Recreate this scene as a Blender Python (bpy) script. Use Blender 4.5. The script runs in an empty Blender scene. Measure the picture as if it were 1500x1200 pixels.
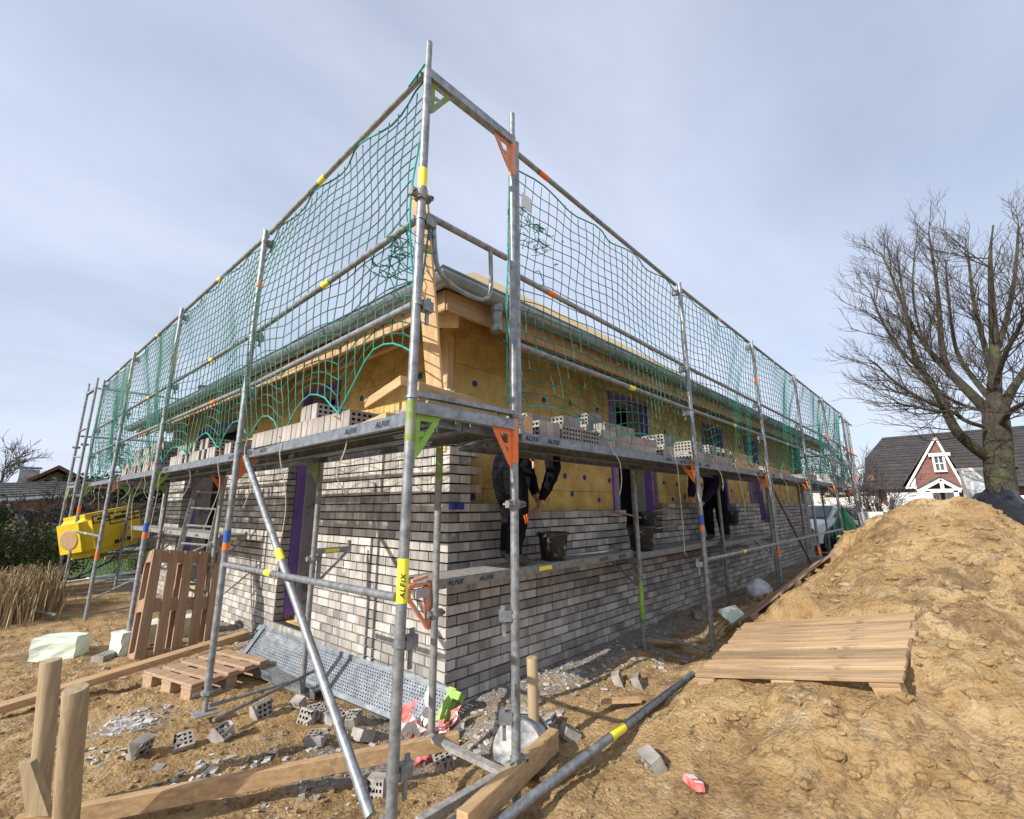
import bpy, bmesh, math, random
import numpy as np
from mathutils import Vector, Matrix, noise as mnoise
random.seed(7); RNG=np.random.RandomState(5)
scn=bpy.context.scene; col=scn.collection
V=Vector
# ------------------------------------------------------------------ camera geometry (z=0 is the upper scaffold deck)
CAM=V((-1.1397,-1.8472,-.529)); YAW,PIT,ROL,FPX=.7837,.2148,-.0055,646.8
_F=V((math.cos(YAW)*math.cos(PIT),math.sin(YAW)*math.cos(PIT),math.sin(PIT)))
_R=V((math.sin(YAW),-math.cos(YAW),0)); _U=_R.cross(_F)
RR=_R*math.cos(ROL)+_U*math.sin(ROL); UU=-_R*math.sin(ROL)+_U*math.cos(ROL)
def ray(u,v): return _F+RR*((u-750)/FPX)-UU*((v-600)/FPX)
def onx(u,v,x): d=ray(u,v); return CAM+d*((x-CAM.x)/d.x)
def onz(u,v,z): d=ray(u,v); return CAM+d*((z-CAM.z)/d.z)
def ony(u,v,y): d=ray(u,v); return CAM+d*((y-CAM.y)/d.y)
def at(u,v,t): d=ray(u,v); return CAM+d*(t/math.hypot(d.x,d.y))
# ------------------------------------------------------------------ bookkeeping
def tag(o,label=None,cat=None,group=None,kind=None):
    if label: o['label']=label
    if cat: o['category']=cat
    if group: o['group']=group
    if kind: o['kind']=kind
    return o
def empty(name,loc,label,cat,group=None,R=None):
    o=bpy.data.objects.new(name,None); col.objects.link(o); o.empty_display_size=.1
    o.location=loc
    if R is not None: o.rotation_euler=R.to_euler()
    return tag(o,label,cat,group)
def wloc(p):
    l=V((0,0,0))
    while p is not None: l=l+p.location; p=p.parent
    return l
class MB:
    def __init__(s): s.v=[]; s.f=[]; s.m=[]; s.mi=0; s.uv={}
    def quad(s,*p):
        n=len(s.v); s.v+= [tuple(a) for a in p]; s.f.append(tuple(range(n,n+len(p)))); s.m.append(s.mi)
    def box(s,c,d,R=None,taper=None):
        c=V(c); hx,hy,hz=d[0]/2,d[1]/2,d[2]/2; n=len(s.v)
        for z in (-1,1):
            for x,y in ((-1,-1),(1,-1),(1,1),(-1,1)):
                t=1 if not taper or z<0 else taper
                p=V((x*hx*t,y*hy*t,z*hz)); 
                if R is not None: p=R@p
                s.v.append(tuple(c+p))
        for f in ((0,3,2,1),(4,5,6,7),(0,1,5,4),(1,2,6,5),(2,3,7,6),(3,0,4,7)):
            s.f.append(tuple(n+i for i in f)); s.m.append(s.mi)
        return s
    def beam(s,a,b,w,h,up=(0,0,1)):
        a=V(a); b=V(b); d=b-a; L=d.length; x=d.normalized(); up=V(up)
        y=up.cross(x)
        if y.length<1e-4: y=V((0,1,0)).cross(x)
        y.normalize(); z=x.cross(y)
        R=Matrix((x,y,z)).transposed()
        return s.box((a+b)/2,(L,w,h),R)
    def tube(s,pts,r,n=8,caps=True,r2=None):
        pts=[V(p) for p in pts]; k=len(pts); base=len(s.v)
        t0=(pts[1]-pts[0]).normalized()
        a=V((0,0,1)) if abs(t0.z)<.9 else V((1,0,0))
        for i,p in enumerate(pts):
            t=((pts[min(i+1,k-1)]-pts[max(i-1,0)])).normalized()
            x=(a-t*a.dot(t)).normalized(); a=x; y=t.cross(x)
            rr=r if r2 is None else r+(r2-r)*i/(k-1)
            if callable(r): rr=r(i/(k-1))
            for j in range(n):
                g=2*math.pi*j/n; s.v.append(tuple(p+x*(rr*math.cos(g))+y*(rr*math.sin(g))))
        for i in range(k-1):
            for j in range(n):
                j2=(j+1)%n; b=base+i*n
                s.f.append((b+j,b+j2,b+n+j2,b+n+j)); s.m.append(s.mi)
        if caps:
            s.f.append(tuple(base+j for j in reversed(range(n)))); s.m.append(s.mi)
            s.f.append(tuple(base+(k-1)*n+j for j in range(n))); s.m.append(s.mi)
        return s
    def prism(s,poly,d):       # poly: list of 3D points (planar), d: extrusion vector
        n=len(poly); b=len(s.v); d=V(d)
        s.v+=[tuple(V(p)) for p in poly]+[tuple(V(p)+d) for p in poly]
        s.f.append(tuple(b+i for i in reversed(range(n)))); s.m.append(s.mi)
        s.f.append(tuple(b+n+i for i in range(n))); s.m.append(s.mi)
        for i in range(n):
            j=(i+1)%n; s.f.append((b+i,b+j,b+n+j,b+n+i)); s.m.append(s.mi)
        return s
    def lathe(s,prof,c,n=24,R=None):
        c=V(c); b=len(s.v)
        for r,z in prof:
            for j in range(n):
                g=2*math.pi*j/n; p=V((r*math.cos(g),r*math.sin(g),z))
                if R is not None: p=R@p
                s.v.append(tuple(c+p))
        for i in range(len(prof)-1):
            for j in range(n):
                j2=(j+1)%n; s.f.append((b+i*n+j,b+i*n+j2,b+(i+1)*n+j2,b+(i+1)*n+j)); s.m.append(s.mi)
        return s
    def build(s,name,mats,parent=None,smooth=False,world=True,recalc=True):
        me=bpy.data.meshes.new(name)
        off=wloc(parent) if (parent is not None and world) else V((0,0,0))
        vv=[(a-off.x,b-off.y,c-off.z) for a,b,c in s.v] if off.length>0 else s.v
        me.from_pydata(vv,[],s.f)
        if not isinstance(mats,(list,tuple)): mats=[mats]
        for m in mats: me.materials.append(m)
        if len(mats)>1: me.polygons.foreach_set('material_index',s.m)
        if recalc:
            bm=bmesh.new(); bm.from_mesh(me); bmesh.ops.recalc_face_normals(bm,faces=bm.faces); bm.to_mesh(me); bm.free()
        if smooth:
            me.polygons.foreach_set('use_smooth',[True]*len(me.polygons))
            try: me.set_sharp_from_angle(angle=math.radians(40))
            except Exception: pass
        me.update()
        o=bpy.data.objects.new(name,me); col.objects.link(o)
        if parent is not None: o.parent=parent
        return o
def own_origin(o):   # move a top-level mesh's origin to its footprint
    co=[v.co for v in o.data.vertices]
    c=V((sum(v.x for v in co)/len(co),sum(v.y for v in co)/len(co),min(v.z for v in co)))
    o.data.transform(Matrix.Translation(-c)); o.location=c; return o
def copy_tree(o,parent=None):
    c=o.copy(); col.objects.link(c)
    if parent is not None: c.parent=parent
    for ch in o.children: copy_tree(ch,c)
    return c
def chaikin(p,k=2):
    p=[V(a) for a in p]
    for _ in range(k):
        q=[p[0]]
        for i in range(len(p)-1): q+=[p[i]*.75+p[i+1]*.25,p[i]*.25+p[i+1]*.75]
        p=q+[p[-1]]
    return p
# ------------------------------------------------------------------ materials
def newmat(name):
    m=bpy.data.materials.new(name); m.use_nodes=True; nt=m.node_tree
    return m,nt,nt.nodes['Principled BSDF']
def mat(name,c1,c2=None,rough=.7,metal=0,scale=8,detail=6,bump=0,bscale=None,stretch=(1,1,1),rand=0,island=0,ioff=False,lo=.35,hi=.65,spec=None,bdist=.004,dirt=None,gen=False):
    m,nt,B=newmat(name); N=nt.nodes; L=nt.links
    tc=N.new('ShaderNodeTexCoord'); mp=N.new('ShaderNodeMapping'); mp.inputs['Scale'].default_value=stretch
    L.new(tc.outputs['Object'],mp.inputs['Vector'])
    n=N.new('ShaderNodeTexNoise'); n.inputs['Scale'].default_value=scale; n.inputs['Detail'].default_value=detail; n.inputs['Roughness'].default_value=.6
    mpo=mp.outputs[0]
    if ioff:
        ge=N.new('ShaderNodeNewGeometry'); mu=N.new('ShaderNodeMath'); mu.operation='MULTIPLY'; mu.inputs[1].default_value=900; L.new(ge.outputs['Random Per Island'],mu.inputs[0])
        va=N.new('ShaderNodeVectorMath'); L.new(mp.outputs[0],va.inputs[0]); L.new(mu.outputs[0],va.inputs[1]); mpo=va.outputs[0]
    L.new(mpo,n.inputs['Vector'])
    r=N.new('ShaderNodeValToRGB'); r.color_ramp.elements[0].position=lo; r.color_ramp.elements[1].position=hi
    r.color_ramp.elements[0].color=(*c1,1); r.color_ramp.elements[1].color=(*(c2 or c1),1)
    L.new(n.outputs['Fac'],r.inputs['Fac']); out=r.outputs['Color']
    if rand or island:
        if island: src=N.new('ShaderNodeNewGeometry').outputs['Random Per Island']; amt=island
        else: src=N.new('ShaderNodeObjectInfo').outputs['Random']; amt=rand
        mr=N.new('ShaderNodeMapRange'); mr.inputs['To Min'].default_value=1-amt; mr.inputs['To Max'].default_value=1+amt
        L.new(src,mr.inputs['Value'])
        mx=N.new('ShaderNodeVectorMath'); mx.operation='SCALE'; L.new(out,mx.inputs[0]); L.new(mr.outputs[0],mx.inputs['Scale']); out=mx.outputs[0]
    if dirt:
        dc,ds,dlo,dhi=dirt
        n2=N.new('ShaderNodeTexNoise'); n2.inputs['Scale'].default_value=ds; n2.inputs['Detail'].default_value=8; n2.inputs['Roughness'].default_value=.7
        L.new(tc.outputs['Object'],n2.inputs['Vector'])
        mr2=N.new('ShaderNodeMapRange'); mr2.inputs['From Min'].default_value=dlo; mr2.inputs['From Max'].default_value=dhi
        L.new(n2.outputs['Fac'],mr2.inputs['Value'])
        mm=N.new('ShaderNodeMix'); mm.data_type='RGBA'; L.new(mr2.outputs[0],mm.inputs['Factor']); L.new(out,mm.inputs['A']); mm.inputs['B'].default_value=(*dc,1); out=mm.outputs['Result']
    L.new(out,B.inputs['Base Color']); B.inputs['Roughness'].default_value=rough; B.inputs['Metallic'].default_value=metal
    if spec is not None: B.inputs['Specular IOR Level'].default_value=spec
    if bump:
        nb=N.new('ShaderNodeTexNoise'); nb.inputs['Scale'].default_value=bscale or scale*4; nb.inputs['Detail'].default_value=5
        L.new(mp.outputs[0],nb.inputs['Vector'])
        b=N.new('ShaderNodeBump'); b.inputs['Strength'].default_value=bump; b.inputs['Distance'].default_value=bdist; L.new(nb.outputs['Fac'],b.inputs['Height']); L.new(b.outputs[0],B.inputs['Normal'])
    return m
M={}
M['zinc']=mat('galvanised_steel',(.18,.195,.21),(.35,.37,.385),rough=.48,metal=.45,scale=22,bump=.15,bscale=60,rand=.12,dirt=((.13,.125,.115),9,.56,.72))
M['zinc_dirty']=mat('galvanised_steel_dirty',(.17,.18,.18),(.34,.34,.33),rough=.6,metal=.3,scale=18,bump=.2,rand=.15,dirt=((.33,.29,.24),14,.55,.66))
M['gutterzinc']=mat('gutter_zinc',(.24,.28,.30),(.36,.41,.44),rough=.35,metal=.6,scale=5,bump=.05)
M['deck']=mat('deck_steel',(.13,.15,.17),(.25,.275,.31),rough=.45,metal=.45,scale=12,bump=.1,dirt=((.4,.38,.35),10,.58,.72))
M['deckdark']=mat('deck_underside',(.10,.10,.105),(.20,.20,.20),rough=.6,metal=.35,scale=10,bump=.1)
M['decktop']=mat('deck_mortar_splashed',(.20,.19,.18),(.36,.34,.31),rough=.9,scale=25,bump=.6,bdist=.006)
M['orange']=mat('orange_paint',(.75,.16,.03),(.86,.24,.06),rough=.5,scale=6,dirt=((.35,.2,.13),10,.56,.7))
M['dorange']=mat('scraped_orange_paint',(.62,.19,.08),(.72,.33,.2),rough=.6,scale=12,dirt=((.4,.38,.35),14,.5,.62))
M['green']=mat('lime_green_paint',(.21,.42,.05),(.33,.55,.10),rough=.5,scale=7,dirt=((.22,.25,.15),10,.55,.7))
M['dgreen']=mat('worn_lime_green_paint',(.17,.25,.04),(.26,.34,.10),rough=.6,scale=14,dirt=((.3,.3,.28),14,.5,.6))
M['yband']=mat('yellow_sticker',(.86,.78,.04),(.9,.83,.08),rough=.4,scale=3)
M['oband']=mat('orange_sticker',(.88,.17,.02),(.92,.2,.03),rough=.4,scale=3)
M['bband']=mat('blue_sticker',(.02,.09,.35),(.03,.13,.45),rough=.4,scale=3)
M['ink']=mat('dark_print',(.02,.022,.03),rough=.6)
M['net']=mat('green_net_twine',(.002,.095,.066),(.005,.185,.125),rough=.6,scale=5)
M['netrope']=mat('net_edge_rope',(.008,.24,.18),(.02,.42,.33),rough=.6,scale=30)
M['cord']=mat('hemp_cord',(.42,.35,.24),(.6,.52,.38),rough=.9,scale=60)
M['brick']=None
M['joint']=mat('brick_joint',(.015,.014,.013),(.05,.047,.043),rough=1,scale=40)
M['insul']=mat('mineral_wool_yellow',(.50,.335,.10),(.70,.51,.19),rough=.95,scale=4,bump=1.0,bscale=9,bdist=.03,dirt=((.38,.235,.07),2.2,.5,.68))
M['gap']=mat('board_gap',(.05,.03,.02),rough=1)
M['purple']=mat('purple_liner',(.21,.11,.40),(.29,.17,.50),rough=.55,scale=3,bump=.1)
M['block']=mat('lime_block_wall',(.33,.32,.31),(.48,.47,.46),rough=.9,scale=3,bump=.3,dirt=((.16,.155,.15),3,.5,.62))
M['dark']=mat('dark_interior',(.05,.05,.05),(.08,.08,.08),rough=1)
M['blue']=mat('blue_plastic',(.01,.02,.22),(.02,.04,.32),rough=.5)
def wood(name,a,b,ax=0,rough=.75,rand=.1,knot=True):
    st=[14,14,14]; st[ax]=.9
    return mat(name,a,b,rough=rough,scale=3.2,detail=8,stretch=tuple(st),bump=.35,bscale=5,rand=rand,lo=.3,hi=.7,bdist=.003,dirt=(tuple(x*.55 for x in a),5,.6,.75))
M['woodx']=wood('timber_x',(.33,.20,.095),(.54,.36,.19))
M['woody']=wood('timber_y',(.40,.245,.115),(.60,.41,.22),1)
M['woodz']=wood('timber_z',(.50,.31,.15),(.70,.49,.27),2)
M['pal']=wood('pallet_reddish_x',(.27,.165,.105),(.44,.29,.19))
M['palz']=wood('pallet_reddish_y',(.30,.19,.12),(.48,.33,.22),1)
M['palo']=wood('pallet_weathered_x',(.24,.155,.085),(.50,.345,.20),rand=.25)
M['stake']=wood('stake_wood',(.26,.19,.11),(.43,.33,.20),2)
M['osb']=mat('roof_sheathing',(.42,.29,.14),(.58,.42,.22),rough=.85,scale=20,bump=.3,rand=.05)
M['rafter']=wood('rafter_wood',(.50,.31,.14),(.68,.46,.24))
M['foam']=mat('pale_green_foam',(.58,.66,.55),(.70,.78,.66),rough=.9,scale=6,bump=.4,bscale=30)
M['tub']=mat('black_tub_plastic',(.012,.012,.013),(.03,.03,.03),rough=.45,scale=6,dirt=((.33,.33,.32),12,.56,.64))
M['tubgrey']=mat('mortar_caked_tub',(.10,.11,.12),(.30,.31,.32),rough=.8,scale=9,bump=.5,dirt=((.5,.5,.48),8,.45,.6))
M['cloth']=mat('black_work_trousers',(.006,.006,.009),(.014,.014,.020),spec=.08,rough=.95,scale=9,bump=.5,bscale=18,bdist=.02)
M['navy']=mat('navy_jacket',(.012,.011,.034),(.028,.024,.065),spec=.08,rough=.95,scale=9,bump=.5,bscale=16,bdist=.02)
M['skin']=mat('skin',(.45,.25,.17),(.55,.33,.24),rough=.6,scale=20)
M['boot']=mat('dark_boot',(.03,.028,.025),(.08,.075,.065),rough=.8,scale=20)
M['red']=mat('red_plastic_film',(.55,.04,.04),(.85,.35,.33),rough=.35,scale=18)
M['white']=mat('white_paint',(.72,.72,.70),(.80,.80,.78),rough=.5,scale=4)
M['rbrick']=None
M['rtile']=None
def brickmat(name,c1,c2,st,island,dirt):
    return mat(name,c1,c2,rough=.85,scale=1.0,detail=3,stretch=st,island=island,ioff=True,lo=.38,hi=.62,bump=.25,bscale=6,bdist=.002,dirt=dirt)
M['brick']=brickmat('grey_facing_brick',(.285,.258,.228),(.475,.448,.415),(6.5,6.5,.6),.34,((.60,.59,.57),6,.60,.70))
M['lbrick']=mat('grey_perforated_brick',(.24,.215,.19),(.38,.35,.32),rough=.9,scale=12,bump=.3,rand=.18)
M['hole']=mat('brick_hole_dark',(.06,.055,.05),rough=1)
def procbrick(name,c1,c2,mort,bw,bh,mw,rough=.9):
    m,nt,B=newmat(name); N=nt.nodes; L=nt.links
    tc=N.new('ShaderNodeTexCoord'); s=N.new('ShaderNodeSeparateXYZ'); L.new(tc.outputs['Object'],s.inputs[0])
    c=N.new('ShaderNodeCombineXYZ'); ad=N.new('ShaderNodeMath'); L.new(s.outputs[0],ad.inputs[0]); L.new(s.outputs[1],ad.inputs[1])
    L.new(ad.outputs[0],c.inputs[0]); L.new(s.outputs[2],c.inputs[1])
    b=N.new('ShaderNodeTexBrick'); L.new(c.outputs[0],b.inputs['Vector'])
    b.inputs['Color1'].default_value=(*c1,1); b.inputs['Color2'].default_value=(*c2,1); b.inputs['Mortar'].default_value=(*mort,1)
    b.inputs['Scale'].default_value=1; b.inputs['Brick Width'].default_value=bw; b.inputs['Row Height'].default_value=bh; b.inputs['Mortar Size'].default_value=mw
    L.new(b.outputs['Color'],B.inputs['Base Color']); B.inputs['Roughness'].default_value=rough
    bp=N.new('ShaderNodeBump'); bp.inputs['Strength'].default_value=.6; bp.inputs['Distance'].default_value=.01; bp.invert=True; L.new(b.outputs['Fac'],bp.inputs['Height']); L.new(bp.outputs[0],B.inputs['Normal'])
    return m
M['rbrick']=procbrick('red_house_brick',(.15,.045,.032),(.235,.085,.06),(.22,.16,.14),.25,.083,.012)
M['rtile']=mat('dark_roof_tile',(.035,.030,.030),(.06,.052,.05),rough=.6,scale=3,bump=.2,island=.1)
M['lawn']=mat('lawn_green',(.035,.075,.014),(.07,.13,.025),rough=.95,scale=3,bump=.6,bscale=60,bdist=.02)
# ------------------------------------------------------------------ camera, sky, sun
cd=bpy.data.cameras.new('camera'); cam=bpy.data.objects.new('camera',cd); col.objects.link(cam)
cam.matrix_world=Matrix.Translation(CAM)@Matrix((RR,UU,-_F)).transposed().to_4x4()
cd.lens=FPX*36/1500; cd.sensor_width=36; cd.sensor_fit='HORIZONTAL'; cd.clip_end=2000; cd.clip_start=.05
scn.camera=cam
SUN_EL,SUN_AZ=math.radians(30),math.radians(180-4)   # where the sun stands, azimuth measured from +x
sd=bpy.data.lights.new('sun','SUN'); sd.energy=4.2; sd.angle=math.radians(.53); sd.color=(1,.95,.87)
so=bpy.data.objects.new('sun',sd); col.objects.link(so)
dv=V((math.cos(SUN_AZ)*math.cos(SUN_EL),math.sin(SUN_AZ)*math.cos(SUN_EL),math.sin(SUN_EL)))
so.rotation_euler=dv.to_track_quat('Z','Y').to_euler(); so.location=(-20,0,20)
w=bpy.data.worlds.new('World'); scn.world=w; w.use_nodes=True; nt=w.node_tree; N=nt.nodes; L=nt.links
bg=N['Background']; sky=N.new('ShaderNodeTexSky'); sky.sky_type='NISHITA'; sky.sun_disc=False
sky.sun_elevation=SUN_EL; sky.sun_rotation=math.pi/2-SUN_AZ; sky.air_density=1.0; sky.dust_density=1.5; sky.ozone_density=1.2
tc=N.new('ShaderNodeTexCoord'); sp=N.new('ShaderNodeSeparateXYZ'); L.new(tc.outputs['Generated'],sp.inputs[0])
mz=N.new('ShaderNodeMath'); mz.operation='MAXIMUM'; mz.inputs[1].default_value=0; L.new(sp.outputs[2],mz.inputs[0])
az=N.new('ShaderNodeMath'); az.inputs[1].default_value=.22; L.new(mz.outputs[0],az.inputs[0])
dx=N.new('ShaderNodeMath'); dx.operation='DIVIDE'; L.new(sp.outputs[0],dx.inputs[0]); L.new(az.outputs[0],dx.inputs[1])
dy=N.new('ShaderNodeMath'); dy.operation='DIVIDE'; L.new(sp.outputs[1],dy.inputs[0]); L.new(az.outputs[0],dy.inputs[1])
cb=N.new('ShaderNodeCombineXYZ'); L.new(dx.outputs[0],cb.inputs[0]); L.new(dy.outputs[0],cb.inputs[1])
mp=N.new('ShaderNodeMapping'); mp.inputs['Rotation'].default_value=(0,0,.5); mp.inputs['Scale'].default_value=(.5,1.1,1); L.new(cb.outputs[0],mp.inputs[0])
n1=N.new('ShaderNodeTexNoise'); n1.inputs['Scale'].default_value=.9; n1.inputs['Detail'].default_value=7; n1.inputs['Roughness'].default_value=.5; n1.inputs['Distortion'].default_value=.3; L.new(mp.outputs[0],n1.inputs['Vector'])
mr=N.new('ShaderNodeMapRange'); mr.inputs['From Min'].default_value=.36; mr.inputs['From Max'].default_value=.66; mr.inputs['To Min'].default_value=.5; mr.inputs['To Max'].default_value=1.0; L.new(n1.outputs['Fac'],mr.inputs['Value'])
mx=N.new('ShaderNodeMix'); mx.data_type='RGBA'; L.new(mr.outputs[0],mx.inputs['Factor']); L.new(sky.outputs[0],mx.inputs['A']); mx.inputs['B'].default_value=(6.0,6.6,8.0,1)
L.new(mx.outputs['Result'],bg.inputs['Color']); bg.inputs['Strength'].default_value=.1
scn.view_settings.view_transform='Standard'; scn.view_settings.look='None'; scn.view_settings.exposure=.45; scn.view_settings.gamma=1
scn.render.engine='CYCLES'; scn.render.resolution_x=1024; scn.render.resolution_y=819
# ------------------------------------------------------------------ terrain
def perlin(x,y,seed=0):
    r=np.random.RandomState(seed); p=r.permutation(512); g=r.rand(512)*2*np.pi
    xi=np.floor(x).astype(int); yi=np.floor(y).astype(int); xf=x-xi; yf=y-yi
    def gr(a,b,dx,dy):
        h=g[p[(p[a&511]+b)&511]]; return np.cos(h)*dx+np.sin(h)*dy
    u=xf*xf*xf*(xf*(xf*6-15)+10); v=yf*yf*yf*(yf*(yf*6-15)+10)
    a=gr(xi,yi,xf,yf); b=gr(xi+1,yi,xf-1,yf); c=gr(xi,yi+1,xf,yf-1); d=gr(xi+1,yi+1,xf-1,yf-1)
    return (a+(b-a)*u)+((c+(d-c)*u)-(a+(b-a)*u))*v
def worley(x,y,seed):
    xi=np.floor(x).astype(int); yi=np.floor(y).astype(int); f1=np.full(x.shape,9.); f2=np.full(x.shape,9.); rn=np.zeros(x.shape)
    r=np.random.RandomState(seed); T=r.rand(3,256,256)
    for dx in (-1,0,1):
        for dy in (-1,0,1):
            a=(xi+dx)&255; b=(yi+dy)&255; d=np.hypot(xi+dx+T[0][a,b]-x,yi+dy+T[1][a,b]-y); m=d<f1
            f2=np.where(m,f1,np.minimum(f2,d)); rn=np.where(m,T[2][a,b],rn); f1=np.where(m,d,f1)
    return f1,f2,rn
CP=[(1.3,1.1,-2.13),(.4,3.6,-2.09),(.7,2.4,-2.16),(1.04,1.13,-2.22),(.9,1.7,-2.2),(.5,1.6,-2.12),(4,1.2,-2.06),(8,1.2,-2.05),(13,1.2,-2.05),(18,0,-2.05),(24,-2,-2.05),(30,6,-2.05),(.9,4,-2.12),(.5,8,-2.17),(4,5,-2.1),(8,6,-2.1),
 (0,0,-2.02),(.73,0,-2.02),(3.58,.1,-1.98),(2,.55,-2.05),(3,.6,-2.03),(6.2,.12,-1.72),(8.8,.15,-1.72),(5,.75,-2.0),(6.2,.75,-1.97),(8.8,.8,-1.97),(11.4,.2,-1.9),(14,.2,-2),
 (-.15,2.4,-2.07),(-.4,4.9,-2.1),(-.6,7.5,-2.14),(-.9,10,-2.2),(-1,3.5,-2.05),(-3,5,-2.1),(-2,8,-2.15),(-5,10,-2.2),(0,13,-2.2),(-4,16,-2.25),(3,20,-2.3),(-1,1.6,-2.03),(-.9,.8,-2.03),(0,-.7,-1.99),(-1.1,-1.8,-2.0),(-3,0,-2.05),(-4,-4,-2.05),
 (.8,-.15,-1.99),(1.6,-.12,-1.99),(2.67,-.09,-1.98),(.5,-.9,-1.97),(1.45,-.37,-1.95),(1.46,-.7,-1.92),(.8,-1.7,-1.95),
 (2.2,-.32,-1.77),(2.10,-.8,-1.62),(2.08,-1.1,-1.555),(2.06,-1.44,-1.56),(3.1,-1.46,-1.30),(3.2,-.38,-1.56),(2.65,-.9,-1.49),(1.85,-.9,-1.74),(2.0,-2.2,-1.66),(1.6,-1.2,-1.82),(3.2,-2.4,-1.3),(4.6,-1.6,-1.0),(4.4,-.75,-1.32),(4.2,-.2,-1.74),(6,-.5,-1.3),(5.3,-.1,-1.72),(7.4,-.3,-1.42),(8.9,-.3,-1.6),
 (9,-1.8,-1.1),(11,-2,-1.9),(11,-.6,-1.95),(9,-3.6,-1.8),(7.2,-3.4,-1.75),(5.6,-3.8,-1.6),(3.4,-4.2,-1.6),(12,-6,-2),(0,-5,-2),(8,-8,-2.05),(20,-10,-2.05)]
for px,py,t in ((1230,790,8.2),(1260,777,8),(1300,762,7.8),(1335,744,7.6),(1370,733,7.4),(1400,733,7.3),(1430,752,7.1),(1460,780,6.9),(1500,806,6.7),(1570,840,6.5),(1660,870,6.3)):
    p=at(px,py,t); CP.append((p.x,p.y,p.z))
for u_,v_,z_ in ((1098,902,-1.74),(1222,808,-1.16),(1122,866,-1.80),(1160,855,-1.52)):
    p=onz(u_,v_,z_); CP.append((p.x,p.y,z_-.17))
CPa=np.array(CP); 
K=-np.sqrt(((CPa[:,None,:2]-CPa[None,:,:2])**2).sum(-1)+.08); nK=len(CPa)
A=np.zeros((nK+1,nK+1)); A[:nK,:nK]=K+np.eye(nK)*.004; A[:nK,nK]=1; A[nK,:nK]=1
W=np.linalg.solve(A,np.r_[CPa[:,2],0])
PALN=V((-.095,-.967,.234)).cross(V((.982,-.052,.183))); PALN=tuple(PALN if PALN.z>0 else -PALN)
def sstep(a,b,x): t=np.clip((x-a)/(b-a),0,1); return t*t*(3-2*t)
def base_h(x,y):
    out=np.full(x.shape,W[nK])
    for i in range(nK): out=out-W[i]*np.sqrt((x-CPa[i,0])**2+(y-CPa[i,1])**2+.08)
    return np.clip(out,-2.4,-.3)
def terr(x,y,micro=True):
    x=np.asarray(x,float); y=np.asarray(y,float)
    h=base_h(x,y); r=np.hypot(x-2,y-1); f=np.clip((r-28)/20,0,1); h=h*(1-f)+(-2.15)*f
    if not micro: return h
    md=np.clip((h+2.02)/.45,0,1)
    k=1-f
    h=h+k*(.035+.05*md)*perlin(x*1.3,y*1.3,1)+k*(.028+.04*md)*perlin(x*3.1+.4*perlin(x*2,y*2,9),y*3.1,2)
    wx=x+.10*perlin(x*2.3,y*2.3,11)+.03*perlin(x*9,y*9,12); wy=y+.10*perlin(x*2.3,y*2.3,13)+.03*perlin(x*9,y*9,14)
    st=perlin(wx*1.1+3,wy*1.1,16); h=h+k*.11*md*(np.tanh(st*9)*.5)+k*.07*md*(np.tanh(perlin(wx*2.4,wy*2.4,18)*8)*.5)
    for sc,am,sd in ((3.6,.030,41),(8.5,.020,42),(19,.010,43)):
        f1,f2,rn=worley(wx*sc,wy*sc,sd); e=np.clip((f2-f1)*2.2,0,1); act=np.clip(perlin(x*sc*.22,y*sc*.22,sd+7)*2.2+.45,0,1)
        h=h+k*(am*(.55+.9*md))*act*((e**.6)*(.5+rn)-.55)
    c=perlin(x*24,y*24,5); h=h+k*.007*np.clip(c*2.6,-.5,1)
    nx_,ny_,nz_=PALN; zp=-1.715-(nx_*(x-2.232)+ny_*(y+.298))/nz_
    u_=(x-2.232)*-.095+(y+.298)*-.967+(zp+1.715)*.234; v_=(x-2.232)*.982+(y+.298)*-.052+(zp+1.715)*.183
    ins=sstep(-.10,.02,u_)*(1-sstep(1.18,1.28,u_))*sstep(-.08,.02,v_)*(1-sstep(.96,1.04,v_))
    h=np.where(h>zp-.035,h*(1-ins)+(zp-.035)*ins,h)
    # trench-like hollow and rise by the tube, footprints
    
    return h
def gz(x,y): return float(terr(np.array([x]),np.array([y]))[0])
def axis(lo,hi,st,far_lo,far_hi,g=1.07):
    a=list(np.arange(lo,hi,st)); s=st
    while a[-1]<far_hi: s*=g; a.append(a[-1]+s)
    b=[lo]; s=st
    while b[-1]>far_lo: s*=g; b.append(b[-1]-s)
    return np.array(b[:0:-1]+a)
xs=axis(-1.4,7.6,.024,-320,420); ys=axis(-2.9,4.6,.024,-320,420)
X,Y=np.meshgrid(xs,ys,indexing='ij'); Z=terr(X,Y)
def grid_mesh(name,X,Y,Z,m,attrs={}):
    nx,ny=X.shape; v=np.stack([X,Y,Z],-1).reshape(-1,3)
    idx=np.arange(nx*ny).reshape(nx,ny); f=np.stack([idx[:-1,:-1],idx[1:,:-1],idx[1:,1:],idx[:-1,1:]],-1).reshape(-1,4)
    me=bpy.data.meshes.new(name); me.vertices.add(len(v)); me.vertices.foreach_set('co',v.ravel().astype(np.float32))
    me.loops.add(f.size); me.loops.foreach_set('vertex_index',f.ravel().astype(np.int32))
    me.polygons.add(len(f)); me.polygons.foreach_set('loop_start',np.arange(0,f.size,4,dtype=np.int32)); me.polygons.foreach_set('loop_total',np.full(len(f),4,dtype=np.int32))
    me.polygons.foreach_set('use_smooth',np.ones(len(f),bool)); me.update(); me.validate()
    for k,a in attrs.items():
        at_=me.attributes.new(k,'FLOAT','POINT'); at_.data.foreach_set('value',a.ravel().astype(np.float32))
    me.materials.append(m); o=bpy.data.objects.new(name,me); col.objects.link(o); return o
def sstep(a,b,x): t=np.clip((x-a)/(b-a),0,1); return t*t*(3-2*t)
nz=perlin(X*2.2,Y*2.2,21)+.5*perlin(X*6,Y*6,22)
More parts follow.
